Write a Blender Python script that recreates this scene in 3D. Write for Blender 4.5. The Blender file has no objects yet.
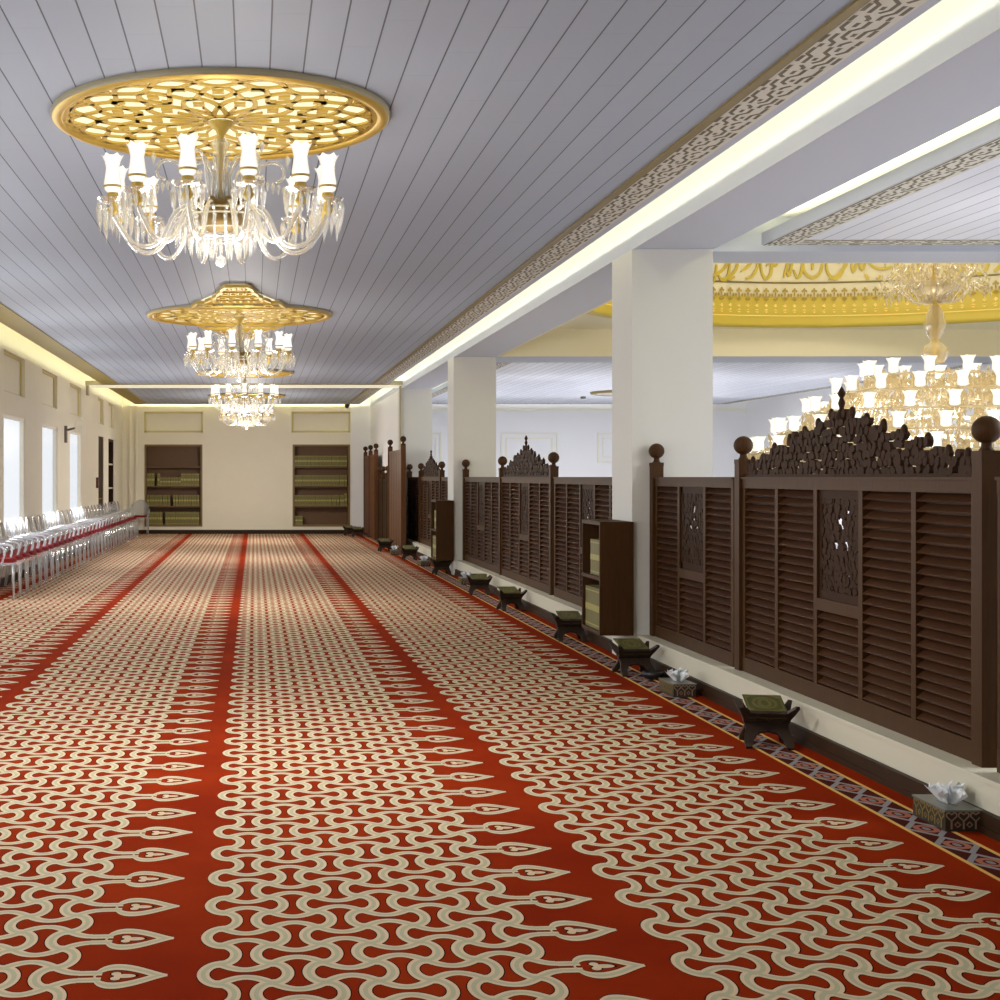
import bpy, math, random
from mathutils import Vector, Matrix
PI = math.pi
S = bpy.context.scene
COL = S.collection
CAM_Z = 1.55; F = 1400.0; VX = 254.5; VY = 477.0
rng = random.Random(7)

# ------------------------------------------------------------------ helpers
class MB:
    """collects geometry that becomes ONE mesh object"""
    def __init__(s): s.v = []; s.f = []; s.m = []; s.sm = []
    def add(s, vs, fs, mat=0, smooth=False, M=None):
        o = len(s.v)
        if M is not None: vs = [M @ Vector(p) for p in vs]
        s.v += [tuple(p) for p in vs]
        for f in fs:
            s.f.append([o + i for i in f]); s.m.append(mat); s.sm.append(smooth)
    def box(s, a, b, mat=0, M=None):
        x0, y0, z0 = a; x1, y1, z1 = b
        vs = [(x0,y0,z0),(x1,y0,z0),(x1,y1,z0),(x0,y1,z0),(x0,y0,z1),(x1,y0,z1),(x1,y1,z1),(x0,y1,z1)]
        fs = [(3,2,1,0),(4,5,6,7),(0,1,5,4),(1,2,6,5),(2,3,7,6),(3,0,4,7)]
        s.add(vs, fs, mat, False, M)
    def prism(s, poly, h0, h1, plane='xy', mat=0, M=None):
        n = len(poly)
        def P(p, h):
            return {'xy': (p[0],p[1],h), 'xz': (p[0],h,p[1]), 'yz': (h,p[0],p[1])}[plane]
        vs = [P(p,h0) for p in poly] + [P(p,h1) for p in poly]
        fs = [tuple(range(n))[::-1], tuple(range(n,2*n))]
        for i in range(n):
            j = (i+1) % n; fs.append((i,j,n+j,n+i))
        s.add(vs, fs, mat, False, M)
    def lathe(s, prof, n=16, mat=0, M=None, smooth=True, scallop=None, cx=0, cy=0):
        vs = []; fs = []
        for k,(r,z) in enumerate(prof):
            for i in range(n):
                a = 2*PI*i/n; rr = r; zz = z
                if scallop and k == len(prof)-1:
                    rr = r*(1+scallop[0]*math.cos(a*scallop[1])); zz = z+scallop[2]*math.cos(a*scallop[1])
                vs.append((cx+rr*math.cos(a), cy+rr*math.sin(a), zz))
        for k in range(len(prof)-1):
            for i in range(n):
                j = (i+1) % n; fs.append((k*n+i,k*n+j,(k+1)*n+j,(k+1)*n+i))
        s.add(vs, fs, mat, smooth, M)
    def tube(s, pts, r, n=8, mat=0, M=None, cap=True, smooth=True):
        pts = [Vector(p) for p in pts]; N = len(pts)
        rs = r if isinstance(r,(list,tuple)) else [r]*N
        vs = []; fs = []; up = None
        for i,p in enumerate(pts):
            t = (pts[min(i+1,N-1)] - pts[max(i-1,0)]).normalized()
            if up is None:
                up = Vector((0,0,1)) if abs(t.z) < .9 else Vector((1,0,0))
            u = (up - t*up.dot(t))
            if u.length < 1e-6: u = t.orthogonal()
            u.normalize(); w = t.cross(u); up = u
            for k in range(n):
                a = 2*PI*k/n; vs.append(p + (u*math.cos(a)+w*math.sin(a))*rs[i])
        for i in range(N-1):
            for k in range(n):
                l = (k+1) % n; fs.append((i*n+k,i*n+l,(i+1)*n+l,(i+1)*n+k))
        if cap: fs += [tuple(range(n))[::-1], tuple(range((N-1)*n,N*n))]
        s.add(vs, fs, mat, smooth, M)
    def gem(s, p, r, h, mat=0, n=4, up=.3):
        x,y,z = p; vs = [(x,y,z)]
        for i in range(n):
            a = 2*PI*i/n; vs.append((x+r*math.cos(a), y+r*math.sin(a), z-h*up))
        vs.append((x,y,z-h)); fs = []
        for i in range(n):
            j = (i+1) % n; fs += [(0,1+i,1+j),(n+1,1+j,1+i)]
        s.add(vs, fs, mat)
    def ball(s, c, r, n=12, m=8, mat=0, sc=(1,1,1), M=None):
        prof = [(r*math.sin(PI*k/m), -r*math.cos(PI*k/m)) for k in range(m+1)]
        T = Matrix.Translation(c) @ Matrix.Diagonal((*sc,1))
        if M is not None: T = M @ T
        s.lathe([(max(a,1e-5),b) for a,b in prof], n, mat, T)
    def ribbon(s, pts, w, z0, z1, mat=0, closed=False, fn=None):
        """flat ribbon of width w following pts (2-D), extruded z0..z1; fn maps (x,y,z)"""
        N = len(pts); L = []; R = []
        for i,(x,y) in enumerate(pts):
            if closed: a = pts[i-1]; b = pts[(i+1)%N]
            else: a = pts[max(i-1,0)]; b = pts[min(i+1,N-1)]
            tx,ty = b[0]-a[0], b[1]-a[1]; l = math.hypot(tx,ty) or 1
            ww = (w[i] if isinstance(w,(list,tuple)) else w)/2
            nx,ny = -ty/l*ww, tx/l*ww
            L.append((x+nx,y+ny)); R.append((x-nx,y-ny))
        g = fn or (lambda x,y,z: (x,y,z)); vs = []
        for i in range(N):
            vs += [g(*L[i],z0), g(*R[i],z0), g(*R[i],z1), g(*L[i],z1)]
        fs = []
        for i in range(N if closed else N-1):
            a = 4*i; b = 4*((i+1)%N)
            for k in range(4):
                l = (k+1)%4; fs.append((a+k,b+k,b+l,a+l))
        s.add(vs, fs, mat)
    def mesh(s, name):
        me = bpy.data.meshes.new(name); me.from_pydata(s.v, [], s.f)
        me.polygons.foreach_set('material_index', s.m); me.polygons.foreach_set('use_smooth', s.sm)
        me.update(); return me

def obj(name, mb, mats, parent=None, loc=(0,0,0), rz=0):
    me = mb.mesh(name) if isinstance(mb, MB) else mb
    if isinstance(mb, MB):
        for m in (mats if isinstance(mats,(list,tuple)) else [mats]): me.materials.append(m)
    o = bpy.data.objects.new(name, me); COL.objects.link(o)
    o.location = loc; o.rotation_euler = (0,0,rz); o.parent = parent
    return o
def tag(o, label, cat, group=None, kind=None):
    o['label'] = label; o['category'] = cat
    if group: o['group'] = group
    if kind: o['kind'] = kind
    return o
def thing(name, label, cat, loc=(0,0,0), rz=0, group=None):
    o = bpy.data.objects.new(name, None); COL.objects.link(o); o.empty_display_size = .1
    o.location = loc; o.rotation_euler = (0,0,rz); return tag(o, label, cat, group)
def struct(name, mb, mats, label=None):
    o = obj(name, mb, mats); o['kind'] = 'structure'
    if label: o['label'] = label
    o['category'] = name.split('_')[0]
    return o
KIDS = {}
def dup(root, loc, rz, label, group=None):
    """a copy of a thing with copies of its parts and sub-parts"""
    if root not in KIDS: KIDS[root] = [(c, list(c.children)) for c in root.children]
    r = root.copy(); COL.objects.link(r); r.location = loc; r.rotation_euler = (0,0,rz); r['label'] = label
    if group: r['group'] = group
    for c, gs in KIDS[root]:
        d = c.copy(); COL.objects.link(d); d.parent = r
        for g in gs:
            e = g.copy(); COL.objects.link(e); e.parent = d
    return r
ORD = ('first second third fourth fifth sixth seventh eighth ninth tenth eleventh twelfth thirteenth fourteenth fifteenth sixteenth seventeenth eighteenth '
  'nineteenth twentieth twenty-first twenty-second twenty-third twenty-fourth twenty-fifth twenty-sixth twenty-seventh twenty-eighth twenty-ninth thirtieth thirty-first '
  'thirty-second thirty-third thirty-fourth thirty-fifth thirty-sixth thirty-seventh thirty-eighth thirty-ninth fortieth').split()

# ------------------------------------------------------------------ materials
def lin(r, g, b):
    f = lambda c: (c/255/12.92 if c/255 <= .04045 else ((c/255+.055)/1.055)**2.4)
    return (f(r), f(g), f(b), 1)
def mat(name, col, rough=.5, metal=0, spec=.5, noise=None, bump=None, emit=None):
    m = bpy.data.materials.new(name); m.use_nodes = True
    nt = m.node_tree; b = nt.nodes['Principled BSDF']
    b.inputs['Base Color'].default_value = col; b.inputs['Roughness'].default_value = rough
    b.inputs['Metallic'].default_value = metal; b.inputs['Specular IOR Level'].default_value = spec
    if emit:
        b.inputs['Emission Color'].default_value = emit[0]; b.inputs['Emission Strength'].default_value = emit[1]
    if noise or bump:
        tc = nt.nodes.new('ShaderNodeTexCoord'); mp = nt.nodes.new('ShaderNodeMapping')
        nz = nt.nodes.new('ShaderNodeTexNoise'); sc, amt, vec = noise or (bump[0], 0, (1,1,1))
        mp.inputs['Scale'].default_value = vec; nz.inputs['Scale'].default_value = sc; nz.inputs['Detail'].default_value = 4
        nt.links.new(tc.outputs['Object'], mp.inputs['Vector']); nt.links.new(mp.outputs['Vector'], nz.inputs['Vector'])
        if amt:
            mx = nt.nodes.new('ShaderNodeMix'); mx.data_type = 'RGBA'
            mx.inputs['A'].default_value = [c*(1-amt) for c in col[:3]]+[1]
            mx.inputs['B'].default_value = [min(1,c*(1+amt)) for c in col[:3]]+[1]
            nt.links.new(nz.outputs['Fac'], mx.inputs['Factor']); nt.links.new(mx.outputs['Result'], b.inputs['Base Color'])
        if bump:
            bp = nt.nodes.new('ShaderNodeBump'); bp.inputs['Strength'].default_value = bump[1]; bp.inputs['Distance'].default_value = .01
            nt.links.new(nz.outputs['Fac'], bp.inputs['Height']); nt.links.new(bp.outputs['Normal'], b.inputs['Normal'])
    return m

class E:
    """tiny expression builder for Math nodes"""
    nt = None
    def __init__(s, sock): s.s = sock
    @staticmethod
    def op(o, *a):
        n = E.nt.nodes.new('ShaderNodeMath'); n.operation = o
        for i, x in enumerate(a):
            if isinstance(x, E): E.nt.links.new(x.s, n.inputs[i])
            else: n.inputs[i].default_value = x
        return E(n.outputs[0])
    def __add__(s, o): return E.op('ADD', s, o)
    __radd__ = __add__
    def __sub__(s, o): return E.op('SUBTRACT', s, o)
    def __rsub__(s, o): return E.op('SUBTRACT', o, s)
    def __mul__(s, o): return E.op('MULTIPLY', s, o)
    __rmul__ = __mul__
    def __truediv__(s, o): return E.op('DIVIDE', s, o)
    def abs(s): return E.op('ABSOLUTE', s)
    def mod(s, o): return E.op('FLOORED_MODULO', s, o)
    def lt(s, o): return E.op('LESS_THAN', s, o)
    def gt(s, o): return E.op('GREATER_THAN', s, o)
    def cos(s): return E.op('COSINE', s)
    def sin(s): return E.op('SINE', s)
    def sqrt(s): return E.op('SQRT', s)
    def pow(s, o): return E.op('POWER', s, o)
    def min(s, o): return E.op('MINIMUM', s, o)
    def max(s, o): return E.op('MAXIMUM', s, o)
def hyp(a, b): return (a*a + b*b).sqrt()
def sel(mask, a, b): return mask*a + (1-mask)*b      # mask ? a : b
def coords(nt):
    E.nt = nt; tc = nt.nodes.new('ShaderNodeTexCoord'); sp = nt.nodes.new('ShaderNodeSeparateXYZ')
    nt.links.new(tc.outputs['Object'], sp.inputs[0]); return E(sp.outputs[0]), E(sp.outputs[1]), E(sp.outputs[2])
def mixc(nt, fac, A, B):
    n = nt.nodes.new('ShaderNodeMix'); n.data_type = 'RGBA'
    nt.links.new(fac.s, n.inputs['Factor'])
    for k, c in (('A',A),('B',B)):
        if isinstance(c, tuple): n.inputs[k].default_value = c
        else: nt.links.new(c, n.inputs[k])
    return n.outputs['Result']

def carpet_material():
    m = mat('carpet_pile', (.3,.03,.02,1), 1.0, spec=.02); nt = m.node_tree; b = nt.nodes['Principled BSDF']
    x, y, z = coords(nt)
    P = .3502; H = P/2; SS = .165
    u = (x + 1.69 + 15.1).mod(1.51)
    v = (y - .058*(x + .27) - 4.357 + H + 35.02).mod(P) - H
    yy = v.abs()
    xb = (u - .1525 + SS + 3.3).mod(2*SS) - SS
    ax = xb.abs()
    # horizontal waves
    ph = xb*(PI/SS)
    yl = H/2 - .0545*ph.cos()
    sl = 1.03*ph.sin()
    dl = (yy - yl).abs()/((sl*sl + 1).sqrt())
    bad = u.lt(.068) + u.gt(1.1425)
    dl = dl + bad.min(1.0)*9
    # bone-end arcs of both rows
    def arc(a, w):
        e = hyp((a - .07)/.0625, w/.092)
        return (e - 1).abs()*.068 + a.lt(.064)*9
    d0 = arc(ax, v) + u.gt(1.06)*9
    d1 = arc(SS - ax, H - yy) + (u.lt(.06) + u.gt(1.14)).min(1.0)*9
    # left arc of the spear cell only (right ones removed by the u limit); keep it
    # spear neck and head
    neck = (yy - .03).abs() + (u.lt(1.1425) + u.gt(1.215)).min(1.0)*9
    t = ((u - 1.19)/.229).max(.0001).min(1.0)
    hh = .300*t.pow(.55)*((1 - t).pow(1.3))
    head_on = u.gt(1.19)*u.lt(1.419)
    head = (yy - hh + .016).abs()*.8 + (1 - head_on)*9
    heart = (hyp(u - 1.259, yy - .020) + .0055).min(hyp((u - 1.287)*.5, v) + .004) + (1-head_on)*9
    d = dl.min(d0).min(d1).min(neck).min(head).min(heart)
    inside = u.gt(0.0)*x.lt(2.80)
    d = d + (1 - inside)*9
    nz = nt.nodes.new('ShaderNodeTexNoise'); nz.inputs['Scale'].default_value = 1.3; nz.inputs['Detail'].default_value = 3
    tc = nt.nodes.new('ShaderNodeTexCoord'); nt.links.new(tc.outputs['Object'], nz.inputs['Vector'])
    nf = nt.nodes.new('ShaderNodeTexNoise'); nf.inputs['Scale'].default_value = 160; nt.links.new(tc.outputs['Object'], nf.inputs['Vector'])
    red = mixc(nt, E(nz.outputs['Fac']), RED_A, RED_B)
    c = mixc(nt, d.lt(.0256), red, DARK_EDGE)
    c = mixc(nt, d.lt(.0210), c, CREAM)
    c = mixc(nt, d.lt(.0082), c, SAGE)
    # border runner
    xr = x - 2.961
    xn = xr/.083
    ty = (y + 40).mod(.27)/.135 - 1
    tri = ty.abs()
    x1 = (xn.abs() - tri*1.15 + .1).abs()
    ring = (hyp(xn*.9, (tri - .95)*1.3) - .42).abs()
    dot = hyp(xn, (tri - .95)*1.2)
    bc = mixc(nt, x1.lt(.19), lin(78,30,26), lin(150,147,150))
    bc = mixc(nt, ring.lt(.14), bc, lin(176,112,92))
    bc = mixc(nt, dot.lt(.18), bc, lin(140,136,140))
    inb = xr.abs().lt(.092)
    c = mixc(nt, inb, c, bc)
    yel = (xr.abs() - .094).abs().lt(.0105)
    c = mixc(nt, yel, c, lin(232,186,104))
    fin = mixc(nt, E(nf.outputs['Fac'])*.22, c, (.02,.012,.01,1))
    nt.links.new(fin, b.inputs['Base Color'])
    bp = nt.nodes.new('ShaderNodeBump'); bp.inputs['Strength'].default_value = .25; bp.inputs['Distance'].default_value = .006
    nt.links.new(nf.outputs['Fac'], bp.inputs['Height']); nt.links.new(bp.outputs['Normal'], b.inputs['Normal'])
    return m
RED_A = lin(114,22,3); RED_B = lin(160,52,10); CREAM = lin(218,194,164); SAGE = lin(184,182,154); DARK_EDGE = lin(50,16,6)

def plank_material(name, col, gcol, step, off, w):
    m = mat(name, col, .55, spec=.3); nt = m.node_tree; b = nt.nodes['Principled BSDF']
    x, y, z = coords(nt)
    g = ((x - off + 100*step + step/2).mod(step) - step/2).abs().lt(w)
    row = E.op('FLOOR', (x - off + 100*step)/step)
    cr = ((y + row*.37 + 50).mod(1.2) - .6).abs().lt(.005)
    idx = row*12.9898
    rnd = (idx.sin()*43758.5).mod(1.0)
    c0 = mixc(nt, rnd, tuple(c*.95 for c in col[:3])+(1,), tuple(min(1,c*1.05) for c in col[:3])+(1,))
    c0 = mixc(nt, cr*.10, c0, gcol)
    nt.links.new(mixc(nt, g, c0, gcol), b.inputs['Base Color']); return m

def glassy(name, tint, glow, trans=.55, refl=.3):
    """clear crystal / polycarbonate: see-through with bright edges and reflections"""
    m = bpy.data.materials.new(name); m.use_nodes = True; nt = m.node_tree
    for n in list(nt.nodes): nt.nodes.remove(n)
    out = nt.nodes.new('ShaderNodeOutputMaterial'); tr = nt.nodes.new('ShaderNodeBsdfTransparent'); tr.inputs[0].default_value = tint
    gl = nt.nodes.new('ShaderNodeBsdfGlossy'); gl.inputs['Roughness'].default_value = .12; gl.inputs['Color'].default_value = (1,1,1,1)
    df = nt.nodes.new('ShaderNodeBsdfDiffuse'); df.inputs[0].default_value = glow
    tl = nt.nodes.new('ShaderNodeBsdfTranslucent'); tl.inputs[0].default_value = glow
    lw = nt.nodes.new('ShaderNodeLayerWeight'); lw.inputs['Blend'].default_value = refl
    ad = nt.nodes.new('ShaderNodeMixShader'); ad.inputs[0].default_value = .5
    nt.links.new(df.outputs[0], ad.inputs[1]); nt.links.new(tl.outputs[0], ad.inputs[2])
    m1 = nt.nodes.new('ShaderNodeMixShader'); m1.inputs[0].default_value = trans
    nt.links.new(ad.outputs[0], m1.inputs[1]); nt.links.new(tr.outputs[0], m1.inputs[2])
    m2 = nt.nodes.new('ShaderNodeMixShader'); nt.links.new(lw.outputs['Facing'], m2.inputs[0])
    nt.links.new(m1.outputs[0], m2.inputs[1]); nt.links.new(gl.outputs[0], m2.inputs[2])
    nt.links.new(m2.outputs[0], out.inputs[0]); return m

def glow_mat(name, col, s, rim=None):
    m = bpy.data.materials.new(name); m.use_nodes = True; nt = m.node_tree
    for n in list(nt.nodes): nt.nodes.remove(n)
    out = nt.nodes.new('ShaderNodeOutputMaterial'); em = nt.nodes.new('ShaderNodeEmission')
    em.inputs[0].default_value = col; em.inputs[1].default_value = s
    if rim is not None:     # frosted glass: emission dimmed at grazing angles to shade the form
        E.nt = nt; lw = nt.nodes.new('ShaderNodeLayerWeight'); lw.inputs['Blend'].default_value = .35
        k = (1-E(lw.outputs['Facing']))*(s-rim) + rim
        nt.links.new(k.s, em.inputs[1])
    nt.links.new(em.outputs[0], out.inputs[0]); return m

M_CARPET = carpet_material()
M_CEIL = plank_material('ceiling_planks', lin(166,176,193), lin(88,92,102), .164, .075, .0038)
M_CEIL2 = plank_material('side_ceiling_planks', lin(214,216,226), lin(140,140,150), .164, .02, .0055)
M_WALL = mat('warm_plaster', lin(228,222,204), .7, spec=.2, noise=(3,.03,(1,1,1)))
M_NICHE = mat('niche_plaster', lin(206,196,140), .7, spec=.2)
M_WHITE = mat('white_plaster', lin(228,228,230), .7, spec=.2)
M_PILLAR = mat('pillar_plaster', lin(208,207,202), .65, spec=.2)
M_CREAM = mat('cream_plaster', lin(228,220,188), .7, spec=.2)
M_BEAM = mat('beam_plaster', lin(192,196,208), .7, spec=.2)
M_CURB = mat('curb_stone', lin(200,196,178), .5, spec=.3)
M_WOOD = mat('dark_wood', lin(66,42,19), .55, spec=.15, noise=(5,.35,(14,14,1.2)))
M_WOOD2 = mat('dark_wood_slat', lin(68,41,23), .4, spec=.3, noise=(5,.3,(14,1.2,14)))
M_WOODD = mat('skirting_wood', lin(50,33,18), .5, spec=.15, noise=(4,.3,(10,1,10)))
M_WOODC = mat('carved_wood', lin(52,33,19), .6, spec=.08, noise=(30,.3,(1,1,1)))
M_PLANK = mat('brown_board', lin(92,57,30), .5, spec=.2, noise=(4,.35,(20,20,1)))
M_SHELF = mat('shelf_wood', lin(104,76,50), .5, spec=.3, noise=(5,.2,(1,8,8)))
M_FRAMEW = mat('bookcase_frame_wood', lin(128,100,54), .45, spec=.4)
M_GOLD = mat('gold_leaf', lin(214,182,88), .42, metal=.55, spec=.5)
M_GOLDM = mat('matt_gold', lin(200,172,84), .5, metal=.3, spec=.4)
M_HUB = mat('aged_brass', lin(118,96,48), .45, metal=.4)
M_GOLDY = mat('yellow_gold', lin(198,176,68), .5, metal=.1, spec=.4)
M_OCHRE = mat('ochre_border', lin(152,134,62), .55, metal=.2)
M_FRET = mat('fret_ivory', lin(212,208,196), .55)
M_FRETB = mat('fret_ground', lin(112,104,84), .7)
M_BRONZE = mat('bronze_edge', lin(132,114,62), .45, metal=.3)
M_RIM = mat('medallion_rim', lin(168,160,132), .5, metal=.2)
M_CRYSTAL = glassy('crystal', (1,.995,.98,1), lin(228,225,216), .62, .52)
M_CRYSTALG = glassy('crystal_champagne', (1,.97,.9,1), lin(226,212,176), .45, .42)
M_GHOST = glassy('clear_polycarbonate', (.97,.98,1,1), lin(226,230,236), .62, .30)
M_SHADE = glow_mat('lit_glass_shade', (1,.95,.85,1), 1.5, .75)
M_SHADEB = glow_mat('lit_glass_shade_large', (1,.94,.80,1), 1.7, .6)
M_BACKLIT = glow_mat('backlit_panel', (1,.91,.60,1), 1.4)
M_WINDOW = glow_mat('daylit_blind', (.90,.94,1,1), 1.25)
M_GLASS = glassy('window_glass', (1,1,1,1), (.9,.95,1,1), .98, .02)
M_FRAME = mat('window_frame', lin(226,222,206), .5)
M_RED = mat('red_velvet', lin(122,24,26), .8, spec=.2)
M_BOOK = mat('olive_cover', lin(114,107,52), .55, noise=(8,.2,(1,1,1)))
M_BOOKD = mat('deep_green_cover', lin(76,78,38), .5)
M_BOOKG = mat('gilt_band', lin(164,156,84), .5)
M_PAGE = mat('page_edges', lin(226,220,200), .8)
M_REHAL = mat('black_wood', lin(48,34,24), .5, noise=(20,.3,(1,1,1)))
M_BOX = mat('dark_box', lin(46,44,34), .35)
M_BOXT = mat('box_top', lin(104,106,98), .3)
M_INLAY = mat('inlay_lines', lin(150,120,104), .5)
M_INLAYG = mat('inlay_gold', lin(128,108,54), .5)
M_TISSUE = mat('tissue_paper', lin(232,236,240), .9)
M_BLACK = mat('black_plastic', lin(24,24,26), .4)
M_GREYM = mat('grey_metal', lin(110,104,96), .4, metal=.5)
M_TRACK = mat('track_added_glow', lin(240,238,220), .5, emit=((1,.97,.74,1),.55))  # slight emission stands in for LED light on the track

# ------------------------------------------------------------------ the place
XL, XR = -3.6, 3.157            # hall walls (left wall face, beam/pillar line)
YB, YN = 38.2, -5.0             # back wall face, wall behind the camera
ZC = 3.535                      # hall ceiling
XO = 13.4                       # far side of the domed hall
DX, DY, DR = 8.36, 17.2, 4.5    # dome
PIL = [(3.65,4.3),(11.67,12.32),(22.14,22.8),(30.1,30.75)]

b = MB(); b.box((XL-.3,YN-.3,-.2),(3.5,YB+.5,0)); struct('floor', b, M_CARPET, 'red carpet with cream wave lattice bands and spear tips')

b = MB(); b.box((3.5,YN-.3,-.2),(XO+.3,YB+.5,0)); struct('floor_side', b, mat('grey_bounce_carpet', lin(176,178,184), .9, spec=.1, noise=(20,.05,(1,1,1))))  # unseen floor, made grey to keep the bounced light neutral

# left wall with niches, windows, door openings -------------------------------------------------
WIN = [(20.1,21.95),(23.75,25.55),(27.3,29.1)]
WINN = [(1.85,3.65),(5.5,7.3),(9.15,10.95),(12.8,14.6),(16.45,18.25)]  # unseen windows carrying the row on, added to bring in daylight
NICHE = WIN + WINN + [(32.2,33.4),(34.5,35.9)]
DOOR = [(32.3,33.4),(34.5,35.9)]
cuts = sorted(set([YN,YB] + [e for a in NICHE+DOOR for e in a]))
b = MB()
for y0, y1 in zip(cuts[:-1], cuts[1:]):
    mid = (y0+y1)/2; holes = []
    for a in WIN+WINN:
        if a[0] < mid < a[1]: holes.append((.72,2.46))
    for a in DOOR:
        if a[0] < mid < a[1]: holes.append((0,2.5))
    for a in NICHE:
        if a[0] < mid < a[1]: holes.append((2.79,3.39))
    z = 0
    for h0, h1 in holes:
        if h0 > z: b.box((XL-.3,y0,z),(XL,y1,h0))
        z = h1
    b.box((XL-.3,y0,z),(XL,y1,3.9))
for a in NICHE:
    b.box((XL-.28,a[0],2.79),(XL-.07,a[1],3.39),0)
    for z0,z1,y0,y1 in ((2.79,2.82,a[0],a[1]),(3.35,3.39,a[0],a[1]),(2.82,3.35,a[0],a[0]+.06),(2.82,3.35,a[1]-.06,a[1])): b.box((XL-.07,y0,z0),(XL-.05,y1,z1),1)
struct('wall_left', b, [M_WALL, M_NICHE], 'warm plaster wall with windows and shallow niches')
for k, a in enumerate(WIN+WINN):
    fr = MB()
    for z0,z1,y0,y1 in ((.72,.77,a[0],a[1]),(2.41,2.46,a[0],a[1]),(.77,2.41,a[0],a[0]+.05),(.77,2.41,a[1]-.05,a[1])):
        fr.box((XL-.09,y0,z0),(XL-.01,y1,z1))
    w = struct('window_%d' % (k+1), fr, M_FRAME, (['nearest tall window in left wall','middle tall window in left wall','farthest tall window in left wall'][k] if k < 3 else None))
    g = MB(); g.box((XL-.035,a[0]+.05,.77),(XL-.03,a[1]-.05,2.41)); obj('pane', g, M_GLASS, w)
    g = MB(); N = 26   # pleated daylight blind behind the glass
    pts = [(XL-.075+.012*math.sin(i*2.4), a[0]+.03+(a[1]-a[0]-.06)*i/N) for i in range(N+1)]
    g.ribbon(pts, .004, .76, 2.43); bl = obj('blind', g, M_WINDOW, w); bl['label'] = 'bright daylit white blind'
    g = MB(); g.box((XL-.10,a[0]-.0,.69),(XL+.004,a[1],.72)); obj('sill', g, M_FRAME, w)
for k, a in enumerate(DOOR):
    fr = MB()
    for z0,z1,y0,y1 in ((2.44,2.5,a[0],a[1]),(0,2.44,a[0],a[0]+.06),(0,2.44,a[1]-.06,a[1])): fr.box((XL-.16,y0,z0),(XL-.02,y1,z1))
    if k == 0:
        d = struct('door_1', fr, M_WOODD, 'dark brown door in left wall')
        lf = MB(); lf.box((XL-.08,a[0]+.06,.01),(XL-.03,a[1]-.06,2.44))
        for z0,z1 in ((.15,1.0),(1.15,2.3)):
            lf.box((XL-.03,a[0]+.2,z0),(XL-.02,a[1]-.2,z1))
        obj('door_leaf', lf, M_WOODD, d)
        h = MB(); h.tube([(XL-.03,a[0]+.14,1.05),(XL+.03,a[0]+.14,1.05),(XL+.03,a[0]+.26,1.05)],.012); obj('door_handle', h, M_GOLDM, d)
    else:
        d = thing('recessed_bookcase', 'dark recessed bookcase with pale shelf edges beside the brown door in left wall', 'bookcase', (0,0,0))
        obj('frame', fr, M_WOODD, d)
        q = MB(); q.box((XL-.16,a[0]+.06,0),(XL-.13,a[1]-.06,2.44)); obj('back_panel', q, M_WOODD, d)
        for z in (.75,1.25,1.85):
            q = MB(); q.box((XL-.13,a[0]+.06,z),(XL-.03,a[1]-.06,z+.04)); obj('shelf', q, M_CURB, d)

# back wall with bookcase recesses and panels ------------------------------------------------------
def pxX(px, d): return (px-VX)*d/F
def pyZ(py, d): return CAM_Z+(VY-py)*d/F
BC = [(pxX(144.6,YB),pxX(202.4,YB)),(pxX(292.6,YB),pxX(350,YB))]
PN = [(pxX(144,YB),pxX(203,YB)),(pxX(291.5,YB),pxX(350.5,YB))]
zb0, zb1 = pyZ(526.5,YB), pyZ(444.5,YB); zp0, zp1 = pyZ(432.5,YB), pyZ(411.5,YB)
b = MB(); xs = sorted([XL-.3] + [e for p in BC+PN for e in p] + [XO+.3])
for x0, x1 in zip(xs[:-1], xs[1:]):
    mid = (x0+x1)/2; z = 0
    for p in BC:
        if p[0] < mid < p[1]: b.box((x0,YB,z),(x1,YB+.4,zb0)); z = zb1
    for p in PN:
        if p[0] < mid < p[1]: b.box((x0,YB,z),(x1,YB+.4,zp0)); z = zp1
    b.box((x0,YB,z),(x1,YB+.4,4.2), 2 if mid > 3.5 else 0)
for p in PN:
    b.box((p[0],YB+.10,zp0),(p[1],YB+.39,zp1),0)
    for q in ((p[0],zp0,p[1],zp0+.05),(p[0],zp1-.05,p[1],zp1),(p[0],zp0,p[0]+.05,zp1),(p[1]-.05,zp0,p[1],zp1)):
        b.box((q[0],YB+.02,q[1]),(q[2],YB+.1,q[3]),1)
for p in BC: b.box((p[0]-.02,YB+.38,zb0-.02),(p[1]+.02,YB+.4,zb1+.02),0)
struct('wall_back', b, [M_WALL, M_NICHE, M_WHITE], 'plaster end wall with two recessed bookcases')
b = MB(); b.box((XL,YB-.03,0),(XR,YB,.11)); struct('baseboard_back', b, M_WOODD)
b = MB(); b.box((XL,YN,0),(XL+.03,32.2,.11)); b.box((XL,33.4,0),(XL+.03,34.5,.11)); b.box((XL,35.9,0),(XL+.03,YB-.03,.11)); struct('baseboard_left', b, M_WOODD)
b = MB(); b.box((XL-.3,YN-.3,0),(XO+.3,YN,4.2)); struct('wall_front', b, M_WALL)
b = MB(); b.box((XO,YN,0),(XO+.3,YB+.4,4.2)); struct('wall_right', b, M_WHITE)
b = MB(); b.box((XR,30.75,0),(XR+.2,YB,3.45)); struct('wall_partition', b, M_WHITE, 'plain white end stretch of wall behind the tall boards')
b = MB()
for x0 in (-3.42,-3.25): b.box((x0,YB-.06,.11),(x0+.05,YB,3.5))
struct('trim_1', b, M_WALL, 'slim upright strips in the left back corner')

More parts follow.
